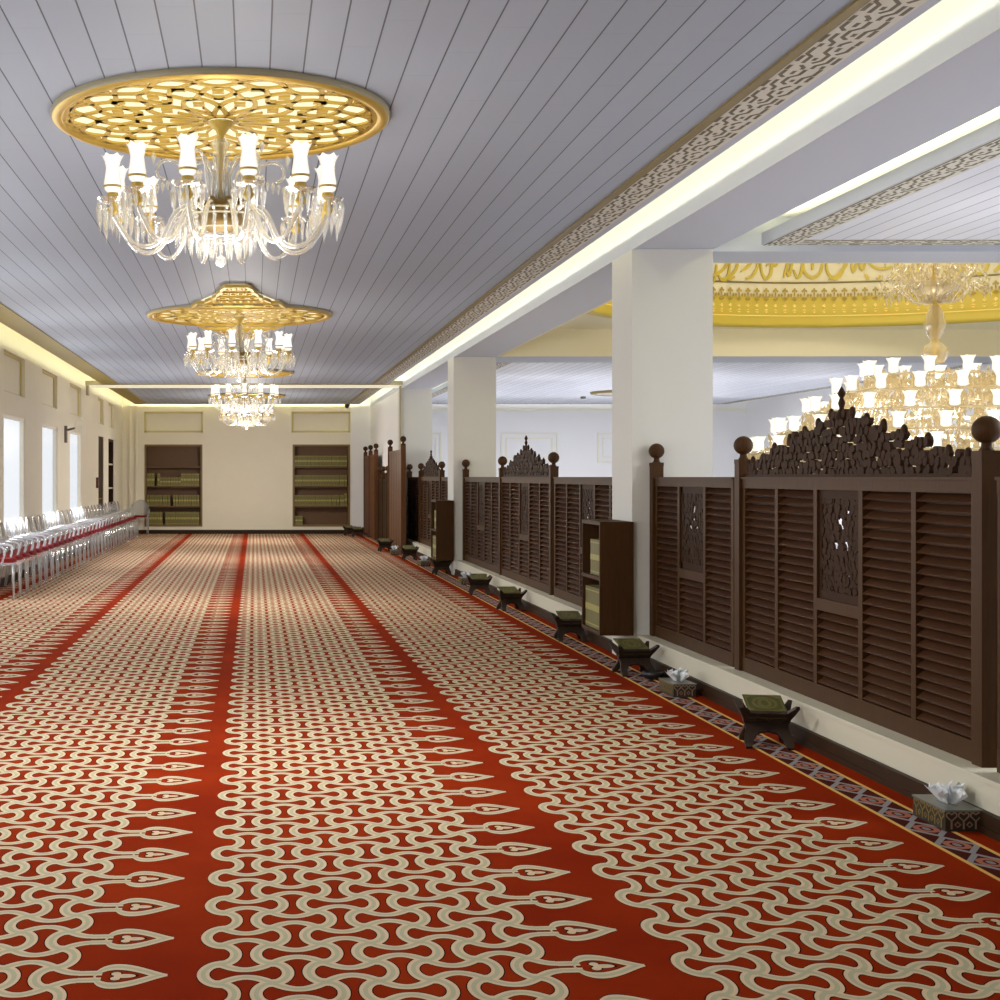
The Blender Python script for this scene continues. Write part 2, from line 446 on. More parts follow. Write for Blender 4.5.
# hall ceiling ------------------------------------------------------------------------------
CX0, CX1 = -3.24, 2.857
b = MB()
for y0, y1 in ((YN,29.85),(30.9,37.75)):
    b.box((-2.89,y0,ZC),(2.497,y1,ZC+.04),0)
struct('ceiling', b, M_CEIL, 'grey boarded hall ceiling')
b = MB(); b.box((XL-.3,YN-.3,3.86),(XR+.1,YB+.4,3.95)); struct('ceiling_cove', b, M_WHITE)
b = MB()
for y0, y1 in ((YN,29.85),(30.9,37.75)):
    b.box((CX0,y0,ZC-.012),(-2.89,y1,ZC+.04),0)
b.box((CX0,37.75,ZC-.012),(CX1,38.0,ZC+.04),0)
struct('trim_2', b, M_OCHRE, 'ochre gold border along the left ceiling edge')
def fret(b, x0, x1, y0, y1, z, step, mg, along='y'):
    """interlocking key fret: ivory plate (mat 0) and dark strips coloured as shaded slots (mat 1)"""
    W = x1-x0
    def pt(a, c): return (x0+W*c, a) if along == 'y' else (a, x0+W*c)
    def bar(pts, w):   # dark strip laid on the plate, standing for a slot's shade
        b.ribbon([pt(*p) for p in pts], w, z-.0035, z+.002, 1)
    if along == 'y': b.box((x0,y0,z-.002),(x1,y1,z+.04),0)
    else: b.box((y0,x0,z-.002),(y1,x1,z+.04),0)
    n = max(1,int((y1-y0)/step)); st = (y1-y0)/n; w = W*.075
    bar([(y0,.035),(y1,.035)], W*.05)
    for i in range(n):
        a = y0+i*st; f = i % 2
        m_ = (lambda c: c) if f else (lambda c: 1-c)
        for pts in ([(.02,.16),(.30,.16),(.42,.30),(.70,.30)], [(.36,.14),(.62,.14)], [(.78,.14),(.98,.14)], [(.80,.32),(.92,.44),(1.0,.44)],
                    [(.02,.46),(.26,.46),(.38,.60),(.62,.60),(.72,.48)], [(.48,.44),(.60,.44)], [(.06,.64),(.22,.64)], [(.0,.84),(.24,.84),(.36,.72)],
                    [(.46,.76),(.72,.76),(.84,.62),(.98,.62)], [(.50,.90),(.80,.90)], [(.86,.80),(1.0,.80)]):
            bar([(a+st*p, m_(c)) for p,c in pts], w)
b = MB()
for y0, y1 in ((YN,29.85),(30.9,37.75)):
    b.box((2.497,y0,ZC-.014),(2.545,y1,ZC+.04),2)
    b.box((2.80,y0,ZC-.004),(CX1,y1,ZC+.04),3); b.box((CX1-.015,y0,ZC+.04),(CX1,y1,3.605),3)
for y0, y1 in ((3.2,29.85),(30.9,37.75)): fret(b, 2.545, 2.80, y0, y1, ZC-.002, .36, 1)
b.box((2.545,YN,ZC-.002),(2.80,3.2,ZC+.04),1)
struct('trim_3', b, [M_FRET, M_FRETB, M_BRONZE, M_BEAM], 'ivory fret border with painted dark slots along the right ceiling edge')
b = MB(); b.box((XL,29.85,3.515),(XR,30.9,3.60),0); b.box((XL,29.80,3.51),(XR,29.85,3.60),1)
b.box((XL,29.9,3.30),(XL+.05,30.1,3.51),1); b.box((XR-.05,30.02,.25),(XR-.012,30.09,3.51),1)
struct('trim_4', b, [M_TRACK, M_RIM], 'pale partition track with added glow crossing the hall ceiling with slim jambs')

# main beam, pillars, side ceilings --------------------------------------------------------------
b = MB(); b.box((XR,YN,3.45),(3.82,YB,3.95)); struct('beam_main', b, M_BEAM, 'long plaster beam over the pillars')
for k,(y0,y1) in enumerate(PIL):
    b = MB(); b.box((3.147,y0,0),(3.82,y1,3.45))
    struct('pillar_%d' % (k+1), b, M_PILLAR, ['unseen','nearest square plaster pillar','second square plaster pillar','third square plaster pillar'][k] if k else None)
b = MB(); b.box((3.82,11.8,3.45),(XO,12.4,5.4)); b.box((3.82,22.1,3.45),(XO,23.25,5.4)); struct('beam_cross', b, [M_BEAM], 'cross beams before and behind the dome')
b = MB(); b.box((3.80,22.04,3.452),(XO,22.1,5.4)); b.box((3.80,12.4,3.452),(XO,12.46,5.4)); b.box((3.815,12.46,3.452),(3.86,22.04,5.4)); b.box((XO-.05,12.46,3.452),(XO,22.04,5.4))
struct('trim_5', b, M_CREAM, 'cream fascia around the dome bay')
def side_bay(idx, y0, y1, z):
    """hung boarded panel with a fret edge and a lit cove gap, one per bay"""
    p = MB(); xa, xb_ = 4.22, XO-.55
    p.box((xa+.27,y0+.42,z),(xb_-.27,y1-.42,z+.04),0)
    struct('ceiling_side_%d' % idx, p, M_CEIL2)
    f = MB()
    fret(f, xa+.01, xa+.26, y0+.15, y1-.15, z, .30, 1)
    fret(f, xb_-.26, xb_-.01, y0+.15, y1-.15, z, .30, 1)
    fret(f, y0+.16, y0+.41, xa+.26, xb_-.26, z, .30, 1, 'x')
    fret(f, y1-.41, y1-.16, xa+.26, xb_-.26, z, .30, 1, 'x')
    f.box((xa,y0+.15,z),(xa+.01,y1-.15,z+.10),2); f.box((xb_-.01,y0+.15,z),(xb_,y1-.15,z+.10),2)
    f.box((xa+.01,y0+.15,z),(xb_-.01,y0+.16,z+.10),2); f.box((xa+.01,y1-.16,z),(xb_-.01,y1-.15,z+.10),2)
    struct('trim_%d' % (10+idx), f, [M_FRET, M_FRETB, M_BEAM])
    t = MB(); t.box((3.82,y0,z+.26),(XO,y1,z+.34)); struct('ceiling_recess_%d' % idx, t, M_WHITE)
side_bay(1, 2.0, 11.8, 3.48)
side_bay(2, 23.25, YB, 3.535)
# dome bay: square ceiling with a round hole, drum, dome shell
b = MB(); N = 96; vs = []; x0,x1,y0,y1 = 3.82,XO,12.4,22.1
for i in range(N):
    a = 2*PI*i/N; c, s_ = math.cos(a), math.sin(a)
    tx = ((x1 if c > 0 else x0)-DX)/c if abs(c) > 1e-6 else 1e9
    ty = ((y1 if s_ > 0 else y0)-DY)/s_ if abs(s_) > 1e-6 else 1e9
    t = min(tx,ty)
    vs += [(DX+DR*c,DY+DR*s_,3.875),(DX+t*c,DY+t*s_,3.875)]
b.add(vs,[(2*i,2*((i+1)%N),2*((i+1)%N)+1,2*i+1) for i in range(N)])
struct('ceiling_dome_bay', b, M_CREAM)
b = MB(); T = Matrix.Translation((DX,DY,0))
b.lathe([(DR,5.2),(DR-.05,5.24),(DR-.05,5.34)]+[(DR*.97*math.cos(a*PI/2/10),5.34+2.0*math.sin(a*PI/2/10)) for a in range(10)]+[(.02,7.34)],96,0,T)
struct('ceiling_dome', b, M_CREAM, 'cream dome shell')
b = MB()
b.lathe([(DR,4.30),(DR,5.2)],128,0,T)
b.lathe([(DR-.02,4.545),(DR-.035,4.555),(DR-.02,4.57)],128,2,T)
b.lathe([(DR+.02,3.865),(DR-.10,3.875),(DR-.11,3.93),(DR-.07,3.99),(DR-.085,4.03)],128,1,T)
b.lathe([(DR-.085,4.03),(DR-.09,4.042),(DR-.05,4.05)],128,3,T)
b.lathe([(DR-.05,4.05),(DR-.03,4.10),(DR-.015,4.34)],128,1,T)
for i in range(188):
    a = 2*PI*i/188; R0 = DR-.012
    def on(du, z, inn): 
        aa = a+du/R0; return (DX+(R0-inn)*math.cos(aa), DY+(R0-inn)*math.sin(aa), z)
    for du,z,rx,rz_ in ((0,4.445,.022,.03),(-.028,4.425,.018,.02),(.028,4.425,.018,.02),(0,4.385,.012,.05),(-.055,4.36,.02,.03),(.055,4.36,.02,.03)):
        pts = [on(du+rx*math.cos(k*PI/3), z+rz_*math.sin(k*PI/3), .02) for k in range(6)]
        b.add(pts,[tuple(range(6))],4)
    for zz, w_ in ((4.30,.05),(4.20,.03),(4.12,.045)):
        pts = [on(-w_,zz,.012),on(0,zz-.035,.03),on(w_,zz,.012),on(0,zz+.03,.03)]
        b.add(pts,[(0,1,2,3)],4 if zz > 4.25 else 3)
DRUM = struct('trim_20', b, [M_CREAM, M_GOLDY, M_BRONZE, mat('pale_gold',lin(250,222,130),.5), mat('deep_gold',lin(172,146,58),.5)], 'gold frieze with trefoil fringe around the dome drum')
# gold calligraphy around the drum
def drum(px, py):
    ax_ = (px-VX)/F; A = ax_*ax_+1; B = -2*(ax_*DX+DY); C = DX*DX+DY*DY-DR*DR
    t = (-B+math.sqrt(max(0,B*B-4*A*C)))/(2*A); return math.atan2(t-DY, ax_*t-DX), CAM_Z+(VY-py)*t/F
STROKES = [ # pixel rows of the lower halves of the letters, tops carried up behind the beam
 [(708,274),(714,275),(722,270),(728,262),(733,252)], [(719,279),(728,277),(735,270),(737,262),(738,250)], [(727,280),(734,277)],
 [(740,272),(748,266),(752,258),(753,248)], [(745,279),(752,276),(757,266),(758,255)],
 [(760,262),(761,272),(765,279),(770,274),(771,262),(771,250)], [(766,266),(770,262),(774,266),(778,260),(778,252)],
 [(783,278),(786,268),(788,258),(790,246)], [(786,266),(788,276),(791,266),(794,250)], [(793,270),(797,278),(801,272),(803,258),(804,246)],
 [(803,262),(804,272),(811,278),(819,274),(822,264),(822,254)], [(812,252),(812,270)],
 [(826,260),(827,272),(834,279),(841,274),(845,262),(846,250)], [(838,264),(842,259),(846,262),(844,268),(836,276),(828,280)],
 [(851,262),(853,272),(857,262),(858,250)], [(858,256),(862,270),(866,258)], [(868,262),(875,268),(884,269),(894,266),(900,260),(902,250)],
 [(865,274),(868,280)], [(876,279),(881,276)], [(888,278),(896,274),(902,267),(906,270)], [(905,278),(914,276),(919,268),(920,258),(916,254)],
 [(897,279),(905,274),(912,267)],
 [(943,266),(947,273),(953,268),(955,260)], [(955,268),(959,274),(963,266),(966,256)], [(963,272),(967,262),(970,250)],
 [(970,262),(972,270),(979,274),(986,270),(989,260),(988,252)], [(978,264),(982,262),(983,267)], [(994,272),(1000,266),(1003,256)],
 [(1004,272),(1009,277),(1014,270),(1016,256)], [(1018,266),(1024,272),(1031,266),(1034,252)]]
def calli(b, off):
    for st in STROKES:
        # smooth the stroke
        P = []
        for i in range(len(st)-1):
            p0 = st[max(i-1,0)]; p1 = st[i]; p2 = st[i+1]; p3 = st[min(i+2,len(st)-1)]
            for k in range(5):
                t = k/5
                P.append(tuple(.5*((2*p1[j])+(-p0[j]+p2[j])*t+(2*p0[j]-5*p1[j]+4*p2[j]-p3[j])*t*t+(-p0[j]+3*p1[j]-3*p2[j]+p3[j])*t**3) for j in (0,1)))
        P.append(st[-1]); Q = [drum(*p) for p in P]
        Q = [(a*DR, z) for a, z in Q]
        n = len(Q); w = [.015+.030*math.sin(PI*(i+.5)/n)**.7 for i in range(n)]
        b.ribbon(Q, w, .012, .03, 0, False, lambda x,y,z: (DX+(DR-z)*math.cos(x/DR+off), DY+(DR-z)*math.sin(x/DR+off), min(y,5.15)))
for o_ in (0,.98,-.98,1.96,-1.96,PI):
    b = MB(); calli(b, o_); q = obj('calligraphy', b, M_GOLDY, DRUM); q['label'] = 'flowing gold calligraphy'

# wall mouldings in the domed hall, ceiling disc, detector
b = MB()
def frame(x0,x1,z0,z1,t=.045):
    for q in ((x0,z0,x1,z0+t),(x0,z1-t,x1,z1),(x0,z0+t,x0+t,z1-t),(x1-t,z0+t,x1,z1-t)): b.box((q[0],YB-.03,q[1]),(q[2],YB,q[3]))
for x0,x1 in ((3.95,5.1),(6.72,8.28),(9.35,11.0)):
    frame(x0,x1,1.94,2.76); frame(x0+.14,x1-.14,2.08,2.62,.03)
    frame(x0,x1,.5,1.5)
b.box((3.4,YB-.05,3.36),(XO,YB,3.42))
struct('trim_21', b, M_FRAME, 'raised panel mouldings on the far white wall')

# curb, skirting ----------------------------------------------------------------------------
b = MB(); b.box((3.2,YN,0),(3.82,30.75,.215)); b.box((3.19,YN,.215),(3.82,30.75,.236))
struct('curb', b, M_CURB, 'pale stone curb under the wooden screens')
b = MB(); b.box((3.17,YN,0),(3.2,30.7,.092)); b.box((3.162,YN,0),(3.17,30.7,.03)); b.box((XR-.03,30.75,0),(XR,YB-.03,.11)); struct('baseboard_right', b, M_WOODD)

# ------------------------------------------------------------------ wooden screens
SX0, SX1 = 3.306, 3.366
def louver(w, z0, z1):
    m = MB(); n = max(2,int((z1-z0)/.05))
    for i in range(n):
        z = z0+(i+.5)*(z1-z0)/n
        m.box((-.030,-w/2,-.004),(.030,w/2,.004),0,Matrix.Translation((0,0,z))@Matrix.Rotation(math.radians(-38),4,'Y'))
    m.box((.022,-w/2,z0),(.030,w/2,z1),1)
    return m
def leafy(m, inside, x0, x1, ya, yb, za, zb, step, seed, rad=.6):
    r = random.Random(seed); row = 0; z = za
    while z < zb:
        y = ya+(step/2 if row % 2 else 0)
        while y < yb:
            py, pz = y+r.uniform(-.25,.25)*step, z+r.uniform(-.2,.2)*step
            if inside(py,pz):
                a = r.uniform(0,PI); l = step*rad*r.uniform(.9,1.2); s_ = step*rad*.74; n = 8
                poly = []
                for k in range(n):
                    t = 2*PI*k/n; ex, ez = l*math.cos(t), s_*math.sin(t)*(1 if abs(math.cos(t))<.9 else .4)
                    poly.append((py+ex*math.cos(a)-ez*math.sin(a), pz+ex*math.sin(a)+ez*math.cos(a)))
                d = r.uniform(0,.008); m.prism(poly, x0+d, x1-d, 'yz')
            y += step
        z += step*.82; row += 1
def carved(w, z0, z1):
    m = MB(); h = w/2
    m.box((-.012,-h,z0),(.012,-h+.05,z1)); m.box((-.012,h-.05,z0),(.012,h,z1)); m.box((-.012,-h,z0),(.012,h,z0+.05)); m.box((-.012,-h,z1-.05),(.012,h,z1))
    zc = (z0+z1)/2
    def ins(y,z):
        for hy,hz,r in ((0,z1-.17,.03),(0,z1-.24,.032),(-.07,z1-.31,.034),(.07,z1-.31,.034),(.1,z1-.12,.02),(-.1,z1-.12,.02),(.1,z0+.13,.018),(-.1,z0+.16,.018)):
            if math.hypot(y-hy,z-hz) < r+.004: return False
        return True
    leafy(m, ins, -.012, .012, -h+.04, h-.03, z0+.04, z1-.03, .036, 5, .72)
    return m
PROF = [(0,.46),(.035,.40),(.06,.395),(.1,.385),(.18,.36),(.28,.335),(.42,.31),(.6,.27),(.72,.265),(.84,.20),(1.0,.20),(1.06,.15),(1.25,.13),(1.55,.10)]
def crest_h(t):
    t = abs(t)
    for (a,ha),(c,hc) in zip(PROF[:-1],PROF[1:]):
        if t <= c: return ha+(hc-ha)*(t-a)/(c-a)
    return .1
def crest_mesh():
    m = MB()
    m.box((-.014,-1.5,0),(.014,1.5,.018))
    leafy(m, lambda y,z: z < min(crest_h(y),.40)-.012 and abs(y) < 1.47, -.016, .016, -1.48, 1.48, .03, .42, .056, 11, .54)
    for t in (-1.38,-1.2,-1.0,-.75,-.52,-.32,-.14,.14,.32,.52,.75,1.0,1.2,1.38):
        h = crest_h(t); m.ball((0,t,h-.012),.03,8,6,0,(.5,1,1.2))
    m.lathe([(.045,.33),(.03,.37),(.014,.39),(.024,.42),(.012,.45),(.02,.46),(.026,.475),(.016,.495),(.002,.515)],10,0,Matrix.Diagonal((.8,1,1,1)))
    return m
def finial_mesh():
    m = MB(); m.box((-.047,-.047,0),(.047,.047,.03))
    m.lathe([(.034,.03),(.024,.045),(.022,.065),(.03,.07)]+[(max(.001,.064*math.sin(PI*k/10)),.125-.064*math.cos(PI*k/10)) for k in range(1,11)],16)
    return m
ME_FIN = finial_mesh().mesh('finial'); ME_FIN.materials.append(M_WOOD)
ME_CREST = crest_mesh().mesh('crest'); ME_CREST.materials.append(M_WOODC)
ME_L = {}; 
Z0S, Z1S = .236, 1.55
def screen(y0, y1, n, carve, crest, posts, label, group):
    t = thing('louvred_screen', label, 'screen', (SX0+.03,(y0+y1)/2,Z0S), 0, group)
    L = y1-y0; zz = lambda z: z-Z0S
    for p in posts:
        m = MB(); m.box((-.045,-.045,0),(.045,.045,zz(1.64)))
        yp = (-L/2 if p == 'a' else L/2)
        q = obj('post', m, M_WOOD, t, (-.005,yp,0))
        obj('finial', ME_FIN, None, q, (0,0,zz(1.64)))
    m = MB(); m.box((-.03,-L/2+.045,zz(1.475)),(.03,L/2-.045,zz(1.535))); m.box((-.04,-L/2+.045,zz(1.535)),(.04,L/2-.045,zz(1.55))); obj('top_rail', m, M_WOOD, t)
    m = MB(); m.box((-.03,-L/2+.045,0),(.03,L/2-.045,zz(.335))); obj('bottom_rail', m, M_WOOD, t)
    sw = .05; pitch = (L-.09)/n
    for i in range(n+1):
        m = MB(); m.box((-.027,-sw/2,zz(.335)),(.027,sw/2,zz(1.475)))
        obj('stile', m, M_WOOD, t, (0,-L/2+.045+min(max(i*pitch,sw/2),L-.09-sw/2),0))
    for i in range(n):
        yc = -L/2+.045+(i+.5)*pitch; w = round(pitch-sw,2)
        if i in (0,n-1): w = round(w,2)
        if i == carve:
            key = ('c',w)
            if key not in ME_L:
                a = carved(w+.03, zz(.84), zz(1.475)).mesh('carved_panel'); a.materials.append(M_WOODC)
                c = louver(w, zz(.335), zz(.77)).mesh('louver_panel'); c.materials.append(M_WOOD2); c.materials.append(M_WOODD)
                ME_L[key] = (a,c)
            obj('carved_panel', ME_L[key][0], None, t, (0,yc,0)); obj('louver_panel', ME_L[key][1], None, t, (0,yc,0))
            m = MB(); m.box((-.027,-w/2,zz(.77)),(.027,w/2,zz(.84))); obj('lock_rail', m, M_WOOD, t, (0,yc,0))
        else:
            key = ('l',w)
            if key not in ME_L:
                c = louver(w, zz(.335), zz(1.475)).mesh('louver_panel'); c.materials.append(M_WOOD2); c.materials.append(M_WOODD); ME_L[key] = c
            obj('louver_panel', ME_L[key], None, t, (0,yc,0))
    if crest:
        c = obj('crest', ME_CREST, None, t, (0,0,zz(1.55))); c.scale = (1,(L-.1)/3.0,1)
    return t
G = 'louvred wooden screens between the pillars'
screen(4.35,6.28,3,1,False,'a','dark wood louvred screen nearest the camera, cut by the right picture edge',G)
screen(6.37,9.54,5,2,True,'ab','large near wooden screen with carved openwork crest in front of the huge chandelier',G)
screen(9.63,11.6,3,1,False,'b','narrow louvred wooden screen joining the nearest pillar, no crest',G)
screen(12.38,15.5,5,2,False,'a','louvred screen just beyond the nearest pillar, partly behind its bookcase',G)
screen(15.59,18.8,5,2,True,'ab','crested wooden screen between the nearest and second pillars',G)
screen(18.89,22.07,5,2,False,'b','louvred screen ending at the near side of the second pillar',G)
screen(22.87,24.8,3,1,False,'a','louvred screen just beyond the second pillar, behind its bookcase',G)
screen(24.89,28.0,5,2,True,'ab','smallest distant crested screen beyond the second pillar',G)
screen(28.09,30.04,3,1,False,'b','short louvred screen touching the third pillar',G)
# a low screen in front of the white wall and two tall board partitions
def low_screen():
    t = thing('low_screen', 'low dark screen seen in the gap between the two tall board partitions', 'screen', (3.08,33.4,0))
    for y in (-1.05,0,1.05):
        m = MB(); m.box((-.045,-.045,0),(.045,.045,1.62)); q = obj('post', m, M_WOOD, t, (0,y,0)); obj('finial', ME_FIN, None, q, (0,0,1.62))
    for y in (-.525,.525):
        m = MB(); m.box((-.02,-.47,.05),(.02,.47,1.5))
        for i in range(6): m.box((-.03,-.45+i*.155,.1),(-.02,-.36+i*.155,1.45))
        obj('board_panel', m, M_WOODD, t, (0,y,0))
low_screen()
def tall(y0, y1, n, label):
    L = y1-y0; t = thing('tall_board_partition', label, 'partition', (3.0,(y0+y1)/2,0), 0, 'tall board partitions by the end wall')
    for i in range(n):
        y = -L/2+.05+i*(L-.1)/(n-1)
        m = MB(); m.box((-.05,-.05,0),(.05,.05,2.19)); q = obj('post', m, M_PLANK, t, (0,y,0)); obj('finial', ME_FIN, None, q, (0,0,2.19))
    for i in range(n-1):
        a = -L/2+.1+i*(L-.1)/(n-1); c = a+(L-.1)/(n-1)-.1; m = MB(); k = 5
        for j in range(k):
            ya = a+(c-a)*j/k; m.box((-.028,ya+.018,.04),(.028,a+(c-a)*(j+1)/k-.018,2.06))
        m.box((-.012,a,.04),(.012,c,2.08)); m.box((-.035,a,2.06),(.035,c,2.11)); obj('board_panel', m, M_PLANK, t)
tall(28.2,31.0,2,'nearer tall brown board partition with two ball finials in front of the third pillar')
tall(34.5,37.9,3,'farther tall brown board partition with three ball finials against the end wall')

# ------------------------------------------------------------------ bookcases and books
def book_mesh(name, w, h, d, flat=False):
    """spine faces -Y (local), stands on z=0"""
    m = MB(); t = .004
    m.box((-w/2,-d/2,0),(-w/2+t,d/2,h),0); m.box((w/2-t,-d/2,0),(w/2,d/2,h),0); m.box((-w/2,-d/2,0),(w/2,-d/2+t,h),0)
    m.box((-w/2+t,-d/2+t,.004),(w/2-t,d/2-.006,h-.004),1)
    m.box((-w/2+.004,-d/2-.0015,h*.42),(w/2-.004,-d/2,h*.58),2); m.box((-w/2+.004,-d/2-.0015,h*.9),(w/2-.004,-d/2,h*.93),2); m.box((-w/2+.004,-d/2-.0015,h*.07),(w/2-.004,-d/2,h*.1),2)
    me = m.mesh(name)
    for q in (M_BOOK, M_PAGE, M_BOOKG): me.materials.append(q)
    return me
BK = book_mesh('book', .066, .30, .20); BKS = book_mesh('book', .066, .235, .18); BKT = book_mesh('book', .066, .345, .22)
def put_book(me, loc, rz, label, group):
    return tag(obj('book', me, None, None, loc, rz), label, 'book', group)
SIDE = ['left','right']; ROWN = {2:'second shelf from top',1:'third shelf from top',0:'bottom shelf',3:'top shelf'}
for k, p in enumerate(BC):
    t = thing('recessed_bookcase', '%s dark wooden bookcase set into the end wall' % ['left-hand','right-hand'][k], 'bookcase', ((p[0]+p[1])/2,YB,zb0))
    W = p[1]-p[0]; Hh = zb1-zb0; fr = MB()
    for x0,x1,z0,z1 in ((-W/2,-W/2+.05,0,Hh),(W/2-.05,W/2,0,Hh),(-W/2+.05,W/2-.05,0,.05),(-W/2+.05,W/2-.05,Hh-.05,Hh)): fr.box((x0,-.02,z0),(x1,.02,z1))
    obj('frame', fr, M_FRAMEW, t)
    bp = MB(); bp.box((-W/2+.01,.35,.01),(W/2-.01,.37,Hh-.01)); obj('back_panel', bp, M_SHELF, t)
    for s_ in (-1,1):
        sp = MB(); xx = s_*(W/2-.025); sp.box((xx-.02,.02,.01),(xx+.02,.35,Hh-.01)); obj('side_panel', sp, M_SHELF, t)
    zs = [.05]+[zb-zb0 for zb in (pyZ(506,YB),pyZ(486,YB),pyZ(466.5,YB))]
    for z in zs[1:]:
        s_ = MB(); s_.box((-W/2+.045,.01,z-.035),(W/2-.045,.35,z)); obj('shelf', s_, M_SHELF, t)
    xc = (p[0]+p[1])/2; nb = int((W-.12)/.072)
    rows = {0:[(1,2),(0,2),(2,1)], 1:[(3,0),(2,0),(1,0)]}[k]
    side = 'left' if k == 0 else 'right'
    for row, kind in rows:
        cnt = 0
        for i in range(nb):
            me = BK
            if k == 0 and row == 2: me = BKT if (i < 5 or i > 12) else BKS
            if k == 0 and row == 0: me = BKT
            if k == 0 and i == (6,9,3)[row % 3]: continue
            if k == 1 and row == 1 and i == nb-1: me = BKT
            cnt += 1
            x = xc-W/2+.09+i*.072+rng.uniform(-.002,.002)
            put_book(me, (x, YB+.14+rng.uniform(-.006,.006), zb0+zs[row]), 0, 'olive book, %s from left, %s, %s end-wall bookcase' % (ORD[cnt-1], ROWN[row], side), 'olive books in the end-wall bookcases')
    if k == 1:
        for i in range(3):
            put_book(BKS, (xc-W/2+.1+i*.07, YB+.14, zb0+zs[0]), 0, 'olive book, %s of three alone on the bottom shelf of the right end-wall bookcase' % ORD[i], 'olive books in the end-wall bookcases')
# wall-mounted cases on the pillars; the open side looks into the hall (-X)
def pillar_case(k, y0, y1, label, nm):
    t = thing('pillar_bookcase', label, 'bookcase', (3.147,(y0+y1)/2,.233), 0, 'bookcases hung on the pillars')
    D, W, H = .281, y1-y0, .945
    for s_ in (-1,1):
        m = MB(); yy = s_*(W/2-.011); m.box((-D,yy-.011,0),(0,yy+.011,H)); obj('side_panel', m, M_WOOD, t)
    m = MB(); m.box((-.012,-W/2+.022,.0),(0,W/2-.022,H)); obj('back_panel', m, M_WOODD, t)
    for z in (0,H*.48,H-.03):
        m = MB(); m.box((-D,-W/2+.022,z),(-.012,W/2-.022,z+.03)); obj('shelf' if 0 < z < .9 else ('bottom' if z == 0 else 'top'), m, M_WOOD, t)
    for s_, (zb, me, n0) in enumerate(((.233+.03,BKT,0),(.233+H*.48+.03,BK,2))):
        for i in range(8):
            if i < n0: continue
            y = (y0+y1)/2+W/2-.065-i*.070
            put_book(me, (3.147-D+.135, y, zb), -PI/2, 'olive book, %s from far end, %s shelf, bookcase on %s pillar' % (ORD[i-n0], ['lower','upper'][s_], nm), 'olive books in the pillar bookcases')
pillar_case(1, 11.62, 12.26, 'dark wooden open bookcase hung on the nearest pillar', 'nearest')
pillar_case(2, 22.1, 22.74, 'dark wooden open bookcase hung on the second pillar', 'second')

# ------------------------------------------------------------------ folding book stands (rehal), books, tissue boxes
def stand():
    t = thing('folding_book_stand', 'x', 'book stand', (0,0,0), 0, 'folding book stands along the right skirting')
    w = .13; Ls = .37; ang = math.atan2(.245,.28)
    for s_ in (1,-1):
        m = MB()
        poly = [(-w,0),(-w+.035,0),(-w+.05,.07),(-.055,.12),(0,.14),(.055,.12),(w-.05,.07),(w-.035,0),(w,0),(w+.005,.06),(w-.012,.16),(w,.27),(w+.018,.33),(w+.034,Ls+.03),(w+.012,Ls+.035),(w-.03,.338),(.06,.335),(0,.342),(-.06,.335),(-w+.03,.338),(-w-.012,Ls+.035),(-w-.034,Ls+.03),(-w-.018,.33),(-w,.27),(-w+.012,.16),(-w-.005,.06)]
        poly = [(a,c*.88) for a,c in poly]
        # board lies in its own x/s plane, then leans
        M = Matrix.Translation((0,s_*.14,.006)) @ Matrix.Rotation(s_*(PI/2-ang),4,'X')
        m.prism(poly, -.009, .009, 'xz', 0, M)
        m2 = MB()
        for (cx_,cz_) in ((0,.24),(-.07,.22),(.07,.22)):
            m.lathe([(.022,0),(.018,.003),(.001,.004)],10,0,M@Matrix.Translation((cx_,-s_*.009*1,cz_))@Matrix.Rotation(PI/2*s_,4,'X'))
        obj('board', m, M_REHAL, t)
    return t
def big_book():
    t = thing('closed_book', 'x', 'book', (0,0,0), 0, 'green books lying on the folding stands')
    w,l,h = .108,.130,.042
    m = MB(); m.box((-w,-l,0),(w,l,.005)); m.box((-w,-l,h-.005),(w,l,h)); m.box((w-.006,-l,.005),(w,l,h-.005)); obj('cover', m, M_BOOKD, t)
    m = MB()
    for i in range(3): m.box((-w+.005+.001*i,-l+.005,.006+i*.0115),(w-.006,l-.005,.006+i*.0115+.0095))
    obj('page_block', m, M_PAGE, t)
    m = MB(); z0,z1 = h,h+.0015
    m.ribbon([(-w+.012,-l+.012),(w-.012,-l+.012),(w-.012,l-.012),(-w+.012,l-.012)],.012,z0,z1,0,True)
    m.ribbon([(.062*math.cos(a*PI/16),.082*math.sin(a*PI/16)) for a in range(32)],.016,z0,z1,0,True)
    m.ribbon([(.03*math.cos(a*PI/8),.055*math.sin(a*PI/8)) for a in range(16)],.02,z0,z1,0,True)
    for sx in (-1,1):
        for sy in (-1,1): m.prism([(sx*(w-.02),sy*(l-.02)),(sx*(w-.05),sy*(l-.02)),(sx*(w-.02),sy*(l-.055))],z0,z1)
    g = obj('tooled_ornament', m, M_BOOK, t); g['label'] = 'olive gold oval medallion and border'
    return t
ST0 = stand(); BB0 = big_book()
SP = [(2.96,8.10,-.20),(2.98,11.0,.05),(3.0,13.3,-.05),(2.98,16.3,.1),(2.97,18.5,-.1),(2.98,22.3,.05),(2.9,26.2,0),(2.72,29.2,.08),(2.66,36.2,0),(2.52,37.2,.1)]
SPL = ['nearest the camera','just before the nearest pillar','just beyond the nearest pillar','fourth from the camera','fifth from the camera','in front of the second pillar','seventh from the camera','at the foot of the nearer tall partition','at the foot of the farther tall partition','last in the row by the end wall']
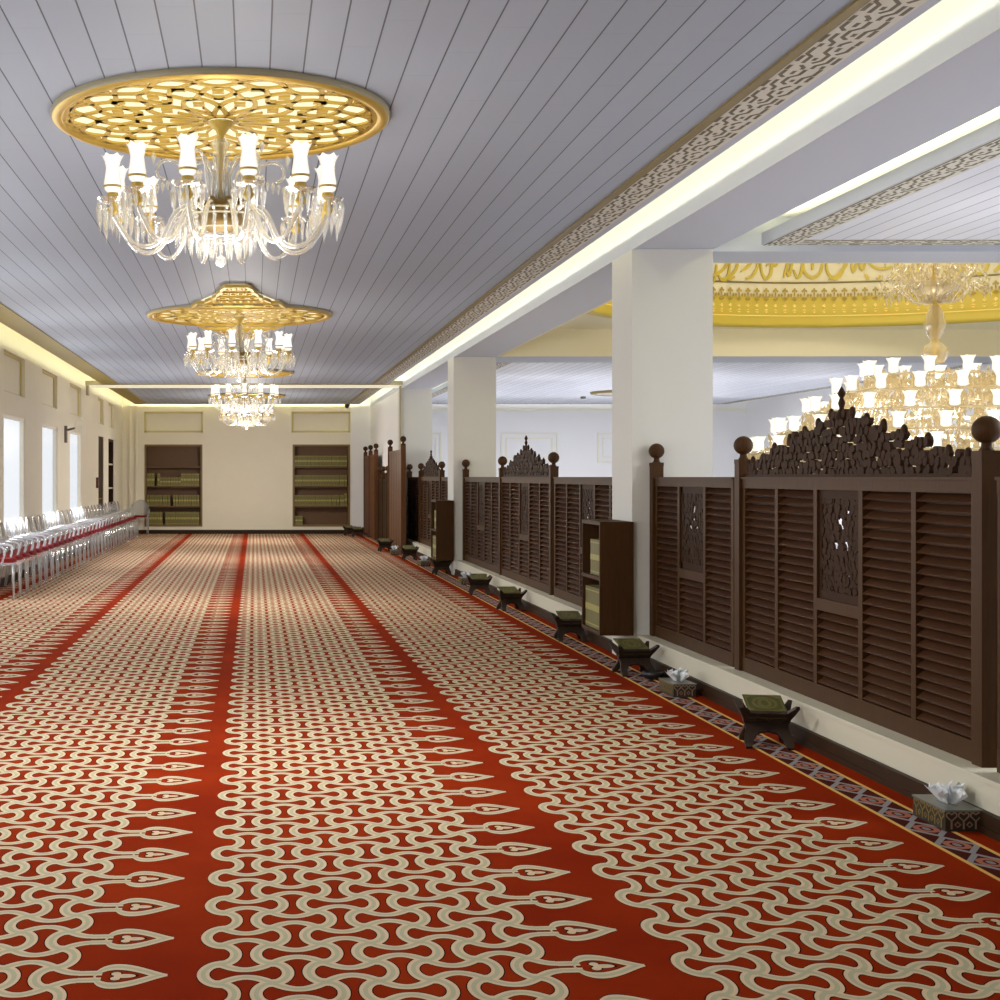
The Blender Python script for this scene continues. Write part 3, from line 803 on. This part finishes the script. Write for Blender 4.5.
for i,(x,y,r) in enumerate(SP):
    lb = 'black wooden folding book stand '+SPL[i]
    lb2 = 'green book lying on the folding stand '+SPL[i]
    if i == 0:
        s_ = ST0; q = BB0
        for o_,l_ in ((s_,lb),(q,lb2)): o_['label'] = l_
    else:
        s_ = dup(ST0,(0,0,0),0,lb); q = dup(BB0,(0,0,0),0,lb2)
    s_.location = (x,y,0); s_.rotation_euler = (0,0,r)
    q.location = (x-.075*math.sin(r),y+.07*math.cos(r),.192); q.rotation_euler = (.22,0,r)

def tissue_box():
    t = thing('tissue_box', 'x', 'tissue box', (0,0,0), 0, 'inlaid tissue boxes along the right skirting')
    w,l,h = .080,.15,.094
    m = MB(); m.box((-w,-l,0),(w,l,h-.008)); obj('body', m, M_BOX, t)
    m = MB(); m.box((-w-.004,-l-.004,h-.008),(w+.004,l+.004,h)); m.ribbon([(.03*math.cos(a*PI/8),.075*math.sin(a*PI/8)) for a in range(16)],.008,h,h+.003,0,True); obj('lid', m, M_BOXT, t)
    m = MB()
    def tree(c, n, s, fn):
        r = .0075
        m.ribbon([(c-.022,.078),(c-.022,.066),(c,.045),(c+.022,.066),(c+.022,.078)],.006,0,.002,n,False,fn)
        m.ribbon([(c-.022,.078),(c-.012,.083),(c,.074),(c+.012,.083),(c+.022,.078)],.006,0,.002,n,False,fn)
        m.ribbon([(c,.047),(c,.01)],.007,0,.002,n,False,fn)
    def dia(c, n, fn): m.ribbon([(c-.012,.03),(c,.042),(c+.012,.03),(c,.018)],.005,0,.002,n,True,fn)
    for s_ in (-1,1):
        fn = lambda a,z,o: (a, s_*(l+o), z)
        for c in (-.053,0,.053): tree(c,0,s_,fn)
        for c in (-.026,.026): dia(c,0,fn)
        fn2 = lambda a,z,o: (s_*(w+o), a, z)
        for i in range(5): tree(-.116+i*.058,1,s_,fn2)
        for i in range(4): dia(-.087+i*.058,1,fn2)
    obj('inlay', m, [M_INLAY,M_INLAYG], t)
    m = MB(); r = random.Random(3)
    for k in range(6):     # crumpled upright sheets fanning out of the slot
        a = PI/2+.5*math.sin(k*2.3); ox = (k-2.5)*.009; ca, sa = math.cos(a), math.sin(a); n = 9; lo = []; mi = []; up = []
        for i in range(n):
            q = i/(n-1)-.5; wv = .012*math.sin(i*2.1+k)
            lo.append((ox*.5+q*.05*ca-wv*sa*.3, q*.08*sa+wv*ca*.3, h-.003))
            mi.append((ox*1.6+q*.11*ca-wv*sa, q*.14*sa+wv*ca, h+.03+.006*math.sin(i+k)))
            up.append((ox*2.6+q*.13*ca-wv*1.6*sa, q*.16*sa+wv*1.6*ca, h+.045+.045*(1-abs(q)*1.5)*(.5+.5*abs(math.sin(k*1.7)))+.014*math.cos(i*2.6+k)))
        m.add(lo+mi+up,[(rw*n+i,rw*n+i+1,(rw+1)*n+i+1,(rw+1)*n+i) for rw in (0,1) for i in range(n-1)],0,True)
    q = obj('tissue', m, M_TISSUE, t); q['label'] = 'white paper tissue sticking out'
    return t
TB0 = tissue_box()
for i,(x,y,r,lb) in enumerate(((3.10,6.27,0,'dark inlaid tissue box nearest the camera, at the right picture edge'),(3.02,10.0,.05,'tissue box between the nearest and second book stands'),
     (3.06,20.3,0,'tissue box between the fifth and sixth book stands'),(2.95,24.4,.1,'tissue box just beyond the second pillar bookcase'),(2.8,28.0,0,'distant tissue box at the foot of the nearer tall partition'))):
    if i == 0: o_ = TB0; o_['label'] = lb
    else: o_ = dup(TB0,(0,0,0),0,lb)
    o_.location = (x,y,0); o_.rotation_euler = (0,0,r)
m = MB(); m.lathe([(.0,0.001),(.06,0.001),(.085,.03),(.085,.055),(.07,.06),(.06,.03),(.001,.03)],18); 
tag(obj('incense_bowl', m, M_BLACK, None, (3.06,10.75,0)), 'small dark round bowl on the carpet behind the second tissue box', 'bowl')

# ------------------------------------------------------------------ clear chairs
def chair():
    t = thing('clear_armchair', 'x', 'chair', (0,0,0), 0, 'clear armchairs along the left wall')   # faces +X
    m = MB(); poly = [(.24,-.25),(.26,-.2),(.26,.2),(.24,.25),(-.20,.22),(-.22,.18),(-.22,-.18),(-.20,-.22)]; m.prism(poly,.435,.465); obj('seat', m, M_GHOST, t)
    m = MB(); n = 24   # oval back as a curved shell with rim
    def bk(a, z): return (-.215-.10*(z-.46)-.03*(1-(a/.24)**2), a, z)
    rim = []
    for i in range(n):
        q = 2*PI*i/n; a = .215*math.cos(q); z = .70+.225*math.sin(q); rim.append(bk(a,z))
    m.add([bk(0,.70)]+rim,[(0,1+i,1+(i+1)%n) for i in range(n)],0,True)
    m.tube(rim+[rim[0]],.013,6); obj('backrest', m, M_GHOST, t)
    for s_ in (-1,1):
        m = MB(); m.tube([(-.235,s_*.2,.47),(-.245,s_*.205,.62)],.014,6); obj('back_post', m, M_GHOST, t)
        m = MB(); m.tube([(-.24,s_*.21,.67),(-.1,s_*.265,.68),(.08,s_*.27,.67),(.13,s_*.265,.64),(.12,s_*.255,.56),(.09,s_*.245,.46)],[.014,.016,.018,.018,.015,.014],6); obj('arm', m, M_GHOST, t)
        for f in (1,-1):
            m = MB(); x0 = .22 if f > 0 else -.19; x1 = .235 if f > 0 else -.27
            m.tube([(x0,s_*.215,.435),(x1,s_*.22,0.0)],[.022,.013],6); obj('leg', m, M_GHOST, t)
    m = MB(); poly = [(.20,-.17),(.21,0),(.20,.17),(0,.17),(-.17,.16),(-.18,0),(-.17,-.16),(0,-.17)]
    m.prism(poly,.466,.50); m.prism([(a*.93,c*.93) for a,c in poly],.50,.515); q = obj('cushion', m, M_RED, t); q['label'] = 'red velvet seat cushion'
    return t
CH0 = chair()
y = 17.9; i = 0
while y < 36.6:
    loc = (-3.275+rng.uniform(-.008,.008), y, 0); rz = rng.uniform(-.025,.025)
    lb = 'clear plastic armchair with red cushion, %s from the near end of the left row' % ORD[i]
    if i == 0: CH0['label'] = lb; CH0.location = loc; CH0.rotation_euler = (0,0,rz)
    else: dup(CH0, loc, rz, lb)
    y += .575; i += 1
dup(CH0, (-3.1,37.8,0), -PI/2, 'clear armchair turned to face the camera below the left end-wall bookcase', 'clear armchairs along the left wall')

# ------------------------------------------------------------------ ceiling medallions
CXM = -.185
def rosette(mb, R, z0, z1):
    """interlaced arabesque lattice with 12-fold petals"""
    def ring(fn, w, n=180): mb.ribbon([(fn(a)*math.cos(a),fn(a)*math.sin(a)) for a in [2*PI*i/n for i in range(n)]], w, z0, z1, 0, True)
    k = R/.92
    for ph in (0,PI):
        ring(lambda a: R*(.86+.085*math.cos(10*a+ph)), .029*k)
        ring(lambda a: R*(.64+.125*math.cos(10*a+ph+PI)), .030*k)
        ring(lambda a: R*(.34+.19*math.cos(5*a+ph)), .028*k)
    ring(lambda a: R*.965, .04*k); ring(lambda a: R*.10, .03*k,60)
    for i in range(10):
        a = 2*PI*i/10
        mb.ribbon([(r*R*math.cos(a),r*R*math.sin(a)) for r in (.08,.2,.32)], .013*k, z0, z1)
        for rr, s_, da in ((.75,.062,0),(.66,.05,PI/10),(.53,.045,PI/10),(.40,.05,0),(.93,.035,PI/20),(.93,.035,-PI/20)):
            c = (rr*R*math.cos(a+da), rr*R*math.sin(a+da))
            mb.prism([(c[0]+s_*R*math.cos(t*PI/4)*(1 if t%2 else .6), c[1]+s_*R*math.sin(t*PI/4)*(1 if t%2 else .6)) for t in range(8)], z0, z1)
def medallion(y, R, label, pend=False):
    t = thing('ceiling_medallion', label, 'medallion', (CXM,y,ZC), 0, 'gold ceiling medallions')
    m = MB(); m.lathe([(.02,-.006),(R*.95,-.006)],72,0); 
    if pend:
        for s_ in (-1,1):
            m.prism([(-.50,s_*R*.8),(.50,s_*R*.8),(.40,s_*(R+.3)),(.2,s_*(R+.9)),(.09,s_*(R+1.55)),(-.09,s_*(R+1.55)),(-.2,s_*(R+.9)),(-.40,s_*(R+.3))],-.006,-.004)
    q = obj('backlit_panel', m, M_BACKLIT, t)
    m = MB(); rosette(m, R*.95, -.030, -.018); obj('lattice', m, M_GOLD, t)
    m = MB(); m.lathe([(R+.004,0),(R+.008,-.02),(R,-.034)],96,1); m.lathe([(R,-.034),(R-.02,-.046),(R*.955,-.046),(R*.935,-.038),(R*.925,-.016)],96,0); obj('rim', m, [M_GOLD,M_RIM], t)
    if pend:
        for s_ in (-1,1):
            m = MB()
            for w0,w1,l0,l1 in ((.56,.46,-.25,.26),(.38,.30,.26,.56),(.24,.22,.56,.86),(.22,.16,.86,1.25),(.17,.11,1.25,1.6)):
                pts = [(-w0,s_*(R+l0)),(-w1-.04,s_*(R+(l0+l1)/2)),(-w1,s_*(R+l1)),(w1,s_*(R+l1)),(w1+.04,s_*(R+(l0+l1)/2)),(w0,s_*(R+l0))]
                m.ribbon(pts,.045,-.05,-.015,0,True)
                for i in range(4):
                    c = -w1+.25*w1+i*w1*.5
                    m.ribbon([(c+.05*math.cos(a*PI/6),s_*(R+(l0+l1)/2)+.09*math.sin(a*PI/6)) for a in range(12)],.02,-.045,-.015,0,True)
            obj('pendant_ornament', m, M_GOLD, t)
    return t
MED = [(7.7,.92),(17.05,1.12),(26.5,.93),(33.9,.93)]
NTH = ['nearest','second from the camera','third from the camera','farthest']
for k,(y,R) in enumerate(MED):
    medallion(y, R, 'round pierced gold medallion on the hall ceiling, %s' % NTH[k] + (' with tapering ornaments' if k == 1 else ''), k == 1)
b = MB(); b.lathe([(.02,-.03),(.78,-.03)],48,0); b.lathe([(.78,-.03),(.84,-.06),(.90,-.05),(.92,0)],48,1); rosette(b, .78, -.045, -.03)
tag(obj('ceiling_medallion', b, [M_FRET, M_BRONZE], None, (8.75,32.6,3.535)), 'pale ceiling disc in the far white room beyond the dome', 'medallion', 'ceiling discs of the far room')
b = MB(); b.lathe([(.02,-.06),(.06,-.055),(.07,-.02),(.05,0)],16); 
tag(obj('smoke_detector', b, M_GREYM, None, (8.1,34.5,3.535)), 'small grey detector on the ceiling of the far white room', 'detector')

# ------------------------------------------------------------------ hall chandeliers
def shade_mesh(sc=1.0, m_=None):
    m = MB(); m.lathe([(.030*sc,0),(.043*sc,.012*sc),(.047*sc,.05*sc),(.040*sc,.095*sc),(.036*sc,.13*sc),(.043*sc,.165*sc),(.056*sc,.195*sc)],18,0,None,True,(.10,6,.008*sc))
    me = m.mesh('shade'); me.materials.append(m_ or M_SHADE); return me
ME_SH = shade_mesh()
def chandelier():
    t = thing('crystal_chandelier', 'x', 'chandelier', (0,0,0), 0, 'crystal chandeliers of the hall')   # origin at the ceiling
    Z = lambda z: z-ZC
    m = MB(); m.lathe([(.075,-.035),(.06,-.055),(.03,-.08),(.015,-.12)],20); obj('canopy', m, M_GOLDM, t)
    m = MB(); m.tube([(0,0,-.10),(0,0,Z(3.02))],.012,8,0); m.lathe([(.02,-.12),(.055,-.15),(.03,-.20),(.05,-.24),(.035,-.30),(.05,-.33),(.028,-.40),(.045,-.44),(.03,Z(3.05))],14,1); obj('stem', m, [M_GOLDM, M_CRYSTAL], t)
    m = MB()
    for i in range(10):    # fountain canes rising round the stem
        a = 2*PI*i/10; m.tube([(.06*math.cos(a),.06*math.sin(a),Z(3.06)),(.05*math.cos(a),.05*math.sin(a),Z(3.2)),(.10*math.cos(a),.10*math.sin(a),Z(3.30)),(.17*math.cos(a),.17*math.sin(a),Z(3.29))],.008,6)
    obj('crystal_canes', m, M_CRYSTAL, t)
    m = MB(); m.lathe([(.10,Z(3.06)),(.135,Z(3.045)),(.14,Z(3.02)),(.12,Z(2.99)),(.13,Z(2.97)),(.11,Z(2.93)),(.07,Z(2.90)),(.02,Z(2.89))],20)
    for i in range(10):
        a = 2*PI*i/10; m.ball((.138*math.cos(a),.138*math.sin(a),Z(3.055)),.018,8,6)
    obj('hub', m, M_HUB, t)
    m = MB()
    for r,z,n,h in ((.20,3.0,22,.13),(.25,2.96,26,.15),(.17,2.90,18,.14),(.11,2.87,12,.12),(.06,2.84,8,.10)):
        for i in range(n):
            a = 2*PI*i/n; m.gem((r*math.cos(a),r*math.sin(a),Z(z)),.011,h)
        m.lathe([(r-.012,Z(z)+.004),(r+.008,Z(z)+.008),(r+.012,Z(z)-.004)],24,0)
    q = obj('prism_basket', m, M_CRYSTAL, t)
    m = MB(); m.ball((0,0,Z(2.735)),.032,10,8); m.tube([(0,0,Z(2.89)),(0,0,Z(2.76))],.006,6); obj('drop_finial', m, M_CRYSTAL, t)
    for i in range(12):
        a = 2*PI*(i+.5)/12; ca, sa = math.cos(a), math.sin(a)
        P = lambda r,z: (r*ca,r*sa,Z(z))
        cp = [(.12,3.0),(.2,3.03),(.27,2.97),(.32,2.86),(.40,2.80),(.49,2.82),(.55,2.89),(.60,2.97)]
        pts = []
        for k in range(len(cp)-1):
            p0 = cp[max(k-1,0)]; p1 = cp[k]; p2 = cp[k+1]; p3 = cp[min(k+2,len(cp)-1)]
            for j in range(3):
                tt = j/3
                pts.append(P(*[.5*(2*p1[c]+(p2[c]-p0[c])*tt+(2*p0[c]-5*p1[c]+4*p2[c]-p3[c])*tt**2+(3*p1[c]-p0[c]-3*p2[c]+p3[c])*tt**3) for c in (0,1)]))
        pts.append(P(*cp[-1]))
        m = MB(); m.tube(pts,.0135,8); arm = obj('arm', m, M_CRYSTAL, t)
        X = Matrix.Translation(P(.60,0)) if False else Matrix.Translation((.60*ca,.60*sa,0))
        m = MB(); m.lathe([(.012,Z(2.96)),(.03,Z(2.985)),(.018,Z(3.01)),(.026,Z(3.045)),(.034,Z(3.06)),(.030,Z(3.08))],12,0,X)
        m.lathe([(.0475,Z(3.108)),(.050,Z(3.114)),(.0475,Z(3.12))],16,0,X)
        obj('candle_cup', m, M_GOLDM, arm)
        m = MB(); m.lathe([(.02,Z(3.02)),(.06,Z(3.028)),(.082,Z(3.045)),(.086,Z(3.05))],18,0,X)
        for k in range(12):
            b_ = 2*PI*k/12; m.gem((.60*ca+.08*math.cos(b_),.60*sa+.08*math.sin(b_),Z(3.04)),.0115,.17 if k % 2 else .13)
        obj('bobeche', m, M_CRYSTAL, arm)
        obj('shade', ME_SH, None, arm, (.60*ca,.60*sa,Z(3.085)))
    for i in range(6):
        a = 2*PI*i/6+.12; ca, sa = math.cos(a), math.sin(a); m = MB()
        pts = []
        for k in range(16):
            q = k/15*4.6; rr = .10-.016*q; pts.append(((.30+rr*math.cos(q+PI))*ca,(.30+rr*math.cos(q+PI))*sa,Z(3.21)+rr*math.sin(q+PI)*-1))
        m.tube([(.14*ca,.14*sa,Z(3.03)),(.17*ca,.17*sa,Z(3.12))]+pts,.009,6)
        for k in range(5):
            m.gem(((.26+.03*k)*ca,(.26+.03*k)*sa,Z(3.19)-.01*k),.012,.07)
        m.gem((.37*ca,.37*sa,Z(3.33)),.016,.08)
        obj('scroll', m, M_CRYSTAL, t)
    return t
CHD0 = chandelier()
for k,(y,R) in enumerate(MED):
    lb = 'clear crystal chandelier with lit glass shades under the %s gold medallion' % ['nearest','second','third','farthest'][k]
    if k == 0: CHD0['label'] = lb; o_ = CHD0
    else: o_ = dup(CHD0,(0,0,0),0,lb)
    o_.location = (CXM,y,ZC); o_.rotation_euler = (0,0,.13*k)

# ------------------------------------------------------------------ the huge chandelier under the dome
def grand():
    t = thing('grand_chandelier', 'huge tiered crystal chandelier with many lit shades hanging under the dome', 'chandelier', (DX,DY,0))
    m = MB(); m.tube([(0,0,7.3),(0,0,3.0)],.03,10); obj('rod', m, M_GOLDM, t)
    m = MB(); m.lathe([(.02,3.95),(.30,3.93),(.26,3.84),(.10,3.76),(.04,3.72)],24,0); m.lathe([(.05,3.66),(.10,3.55),(.13,3.42),(.08,3.28),(.05,3.22),(.13,3.15),(.16,3.05),(.10,2.95)],20,0); obj('crystal_stem', m, M_CRYSTALG, t)
    m = MB(); r = random.Random(9)
    for i in range(16):
        a = 2*PI*i/16; ca, sa = math.cos(a), math.sin(a)
        for rr,zz in ((.56,4.05),(.62,3.86)):
            m.tube([(.06*ca,.06*sa,3.7),(.25*ca,.25*sa,zz-.16),(.45*ca,.45*sa,zz+.05),(rr*ca,rr*sa,zz-.06)],.008,5)
            for k in range(12):
                q = r.uniform(.3,1); m.gem((rr*q*ca+r.uniform(-.07,.07),rr*q*sa+r.uniform(-.07,.07),zz+r.uniform(-.12,.28)),.018,.09)
    o_ = obj('crystal_spray', m, M_CRYSTALG, t); o_['kind'] = 'stuff'
    me = MB(); me.lathe([(.03,0),(.06,.015),(.06,.07),(.056,.10),(.066,.14),(.088,.175)],14,0,None,True,(.06,6,.006)); me = me.mesh('shade'); me.materials.append(M_SHADEB)
    TI = [(.80,2.80,12),(1.14,2.60,16),(1.47,2.36,20),(1.84,2.11,24),(2.16,1.87,28)]
    prev = (.35,2.9)
    for k,(R,z,n) in enumerate(TI):
        m = MB(); m.lathe([(R-.02,z+.0),(R+.02,z),(R+.02,z-.03),(R-.02,z-.03),(R-.02,z)],64)
        for i in range(n):
            a = 2*PI*i/n; m.tube([(.12*math.cos(a),.12*math.sin(a),z-.05),(R*.6*math.cos(a),R*.6*math.sin(a),z-.13),(R*math.cos(a),R*math.sin(a),z-.015)],.010,5)
        obj('tier_ring', m, M_CRYSTALG, t)
        m = MB()
        for i in range(int(R*640)):
            a = r.uniform(0,2*PI); q_ = r.random(); rr = R+.07-q_*.30+r.uniform(-.03,.03); m.gem((rr*math.cos(a),rr*math.sin(a),z+.10*q_-r.uniform(0,.20)),.022,.10)
        o_ = obj('crystal_fringe', m, M_CRYSTALG, t); o_['kind'] = 'stuff'
        for i in range(n):
            a = 2*PI*(i+.5*(k%2))/n; obj('shade', me, None, t, (R*math.cos(a),R*math.sin(a),z))
        prev = (R,z)
    m = MB(); m.lathe([(2.1,1.80),(2.0,1.62),(1.7,1.45),(1.2,1.32),(.6,1.25),(.05,1.22)],64); o_ = obj('crystal_bowl', m, M_CRYSTALG, t)
grand()

# ------------------------------------------------------------------ small wall and ceiling fittings
t = thing('wall_fan', 'grey wall fan with round guard between the second and third left windows', 'fan', (XL,26.55,2.42))
m = MB(); m.box((0,-.05,-.22),(.05,.05,.10)); obj('wall_bracket', m, M_GREYM, t)
m = MB(); m.tube([(.05,0,.02),(.20,0,.06)],.02,8); obj('neck', m, M_GREYM, t)
m = MB(); TF = Matrix.Translation((.30,0,.08))@Matrix.Rotation(PI/2,4,'Y')@Matrix.Rotation(.5,4,'X')
for r_ in (.06,.11,.16,.18):
    m.tube([TF@Vector((r_*math.cos(a*PI/12),r_*math.sin(a*PI/12),0)) for a in range(25)],.004,5)
for k in range(8): m.tube([TF@Vector((0,0,.02)),TF@Vector((.18*math.cos(k*PI/4),.18*math.sin(k*PI/4),0))],.003,4)
obj('guard', m, M_FRAME, t)
m = MB()
for k in range(3): m.prism([(.03*math.cos(k*2.09+.5),.03*math.sin(k*2.09+.5)),(.14*math.cos(k*2.09),.14*math.sin(k*2.09)),(.15*math.cos(k*2.09+.6),.15*math.sin(k*2.09+.6)),(.04*math.cos(k*2.09+1.2),.04*math.sin(k*2.09+1.2))],-.04,-.035,'xy',0,TF)
obj('blade', m, M_FRAME, t)
t = thing('call_point', 'small dark red box on left wall just before the brown door', 'wall box', (XL,31.85,1.42))
m = MB(); m.box((0,-.07,-.12),(.05,.07,.12)); obj('housing', m, mat('maroon_box',lin(92,34,26),.5), t)
m = MB(); m.box((.05,-.045,-.07),(.055,.045,.05)); obj('front_plate', m, M_GREYM, t)
t = thing('security_camera', 'small black dome camera under the ceiling by the right end-wall panel', 'camera', (pxX(347,37.9),37.9,3.52))
m = MB(); m.lathe([(.07,0),(.075,-.03),(.06,-.05)],16); obj('mount', m, M_BLACK, t)
m = MB(); m.lathe([(.058,-.05),(.05,-.085),(.03,-.105),(.002,-.112)],16); obj('dome_cover', m, M_BLACK, t)

# ------------------------------------------------------------------ light
def light(name, kind, loc, e, col=(1,.93,.8), size=.3, rot=None, sy=None):
    l = bpy.data.lights.new(name, kind); l.energy = e; l.color = col
    if kind == 'AREA':
        l.size = size
        if sy: l.shape = 'RECTANGLE'; l.size_y = sy
        else: l.shape = 'DISK'
    else: l.shadow_soft_size = size
    o_ = bpy.data.objects.new(name, l); COL.objects.link(o_); o_.location = loc
    if rot: o_.rotation_euler = rot
    return o_
WARM = (1,.95,.87); COOL = (.93,.96,1)
for k,y in enumerate([-1.2]+[m_[0] for m_ in MED]):  # first entry has no fixture: added fill where the chandelier row would continue
    g_ = 1.0 if y < 20 else (1.5 if y < 30 else 2.3)
    light('lamp_and_fill_light', 'AREA', (CXM,y,2.66), 62, WARM, 1.1)
    light('lamp_and_fill_light', 'POINT', (CXM,y,2.40), 80*g_, WARM, .4)
for a in WIN+WINN: light('daylight', 'AREA', (XL+.03,(a[0]+a[1])/2,1.6), 58, COOL, 1.7, (0,-PI/2,0), 1.7)
light('lamp_and_fill_light', 'AREA', (DX,DY,1.15), 330, WARM, 3.0)
light('lamp_and_fill_light', 'POINT', (DX,DY,2.1), 90, (1,.9,.72), .3)
light('lamp_and_fill_light', 'POINT', (DX,DY,5.7), 270, WARM, .6)
for y in (6.5,31):  # added fill lights for the side bays, no fixtures there
    light('lamp_and_fill_light', 'AREA', (DX,y,3.3), 620, (1,.99,.98), 2.0)
    for xx in (5.6,8.4,11.2):
        for yy in (y-3.2,y+3.2): light('lamp_and_fill_light', 'POINT', (xx,yy,2.3), 30, (1,.98,.95), .35)
COVE = (1,.97,.60)
Lh = YB-YN-.6; yc = (YB+YN)/2
light('cove_strip', 'AREA', (2.60,yc,3.64), 230, COVE, .03, (0,-PI/2,0), Lh)
light('cove_strip', 'AREA', (-3.16,yc,3.605), 115, COVE, .03, (0,PI/2+.15,0), Lh)
light('cove_strip', 'AREA', (-.2,37.9,3.62), 60, COVE, 6.0, (PI/2+.2,0,0), .03)
light('cove_strip', 'AREA', (4.30,7.0,3.605), 60, COVE, .06, (0,PI,0), 9.2)
light('cove_strip', 'AREA', (4.5,30.6,3.66), 90, COVE, .03, (0,PI/2+.3,0), 14)
light('cove_strip', 'AREA', (8.6,37.6,3.66), 60, (1,.98,.88), 8.4, (PI/2+.2,0,0), .03)
w = bpy.data.worlds.new('World'); S.world = w; w.use_nodes = True
w.node_tree.nodes['Background'].inputs[0].default_value = (.9,.93,1,1); w.node_tree.nodes['Background'].inputs[1].default_value = .3

# ------------------------------------------------------------------ camera
cd = bpy.data.cameras.new('Camera'); cam = bpy.data.objects.new('Camera', cd); COL.objects.link(cam)
cam.location = (0,0,CAM_Z); cam.rotation_euler = (PI/2,0,0)
cd.sensor_width = 36; cd.lens = F/1000*36; cd.shift_x = (500-VX)/1000; cd.shift_y = -(500-VY)/1000
S.camera = cam
S.view_settings.view_transform = 'Standard'; S.view_settings.look = 'None'; S.view_settings.gamma = 1; S.view_settings.use_curve_mapping = False
S.view_settings.exposure = -0.22
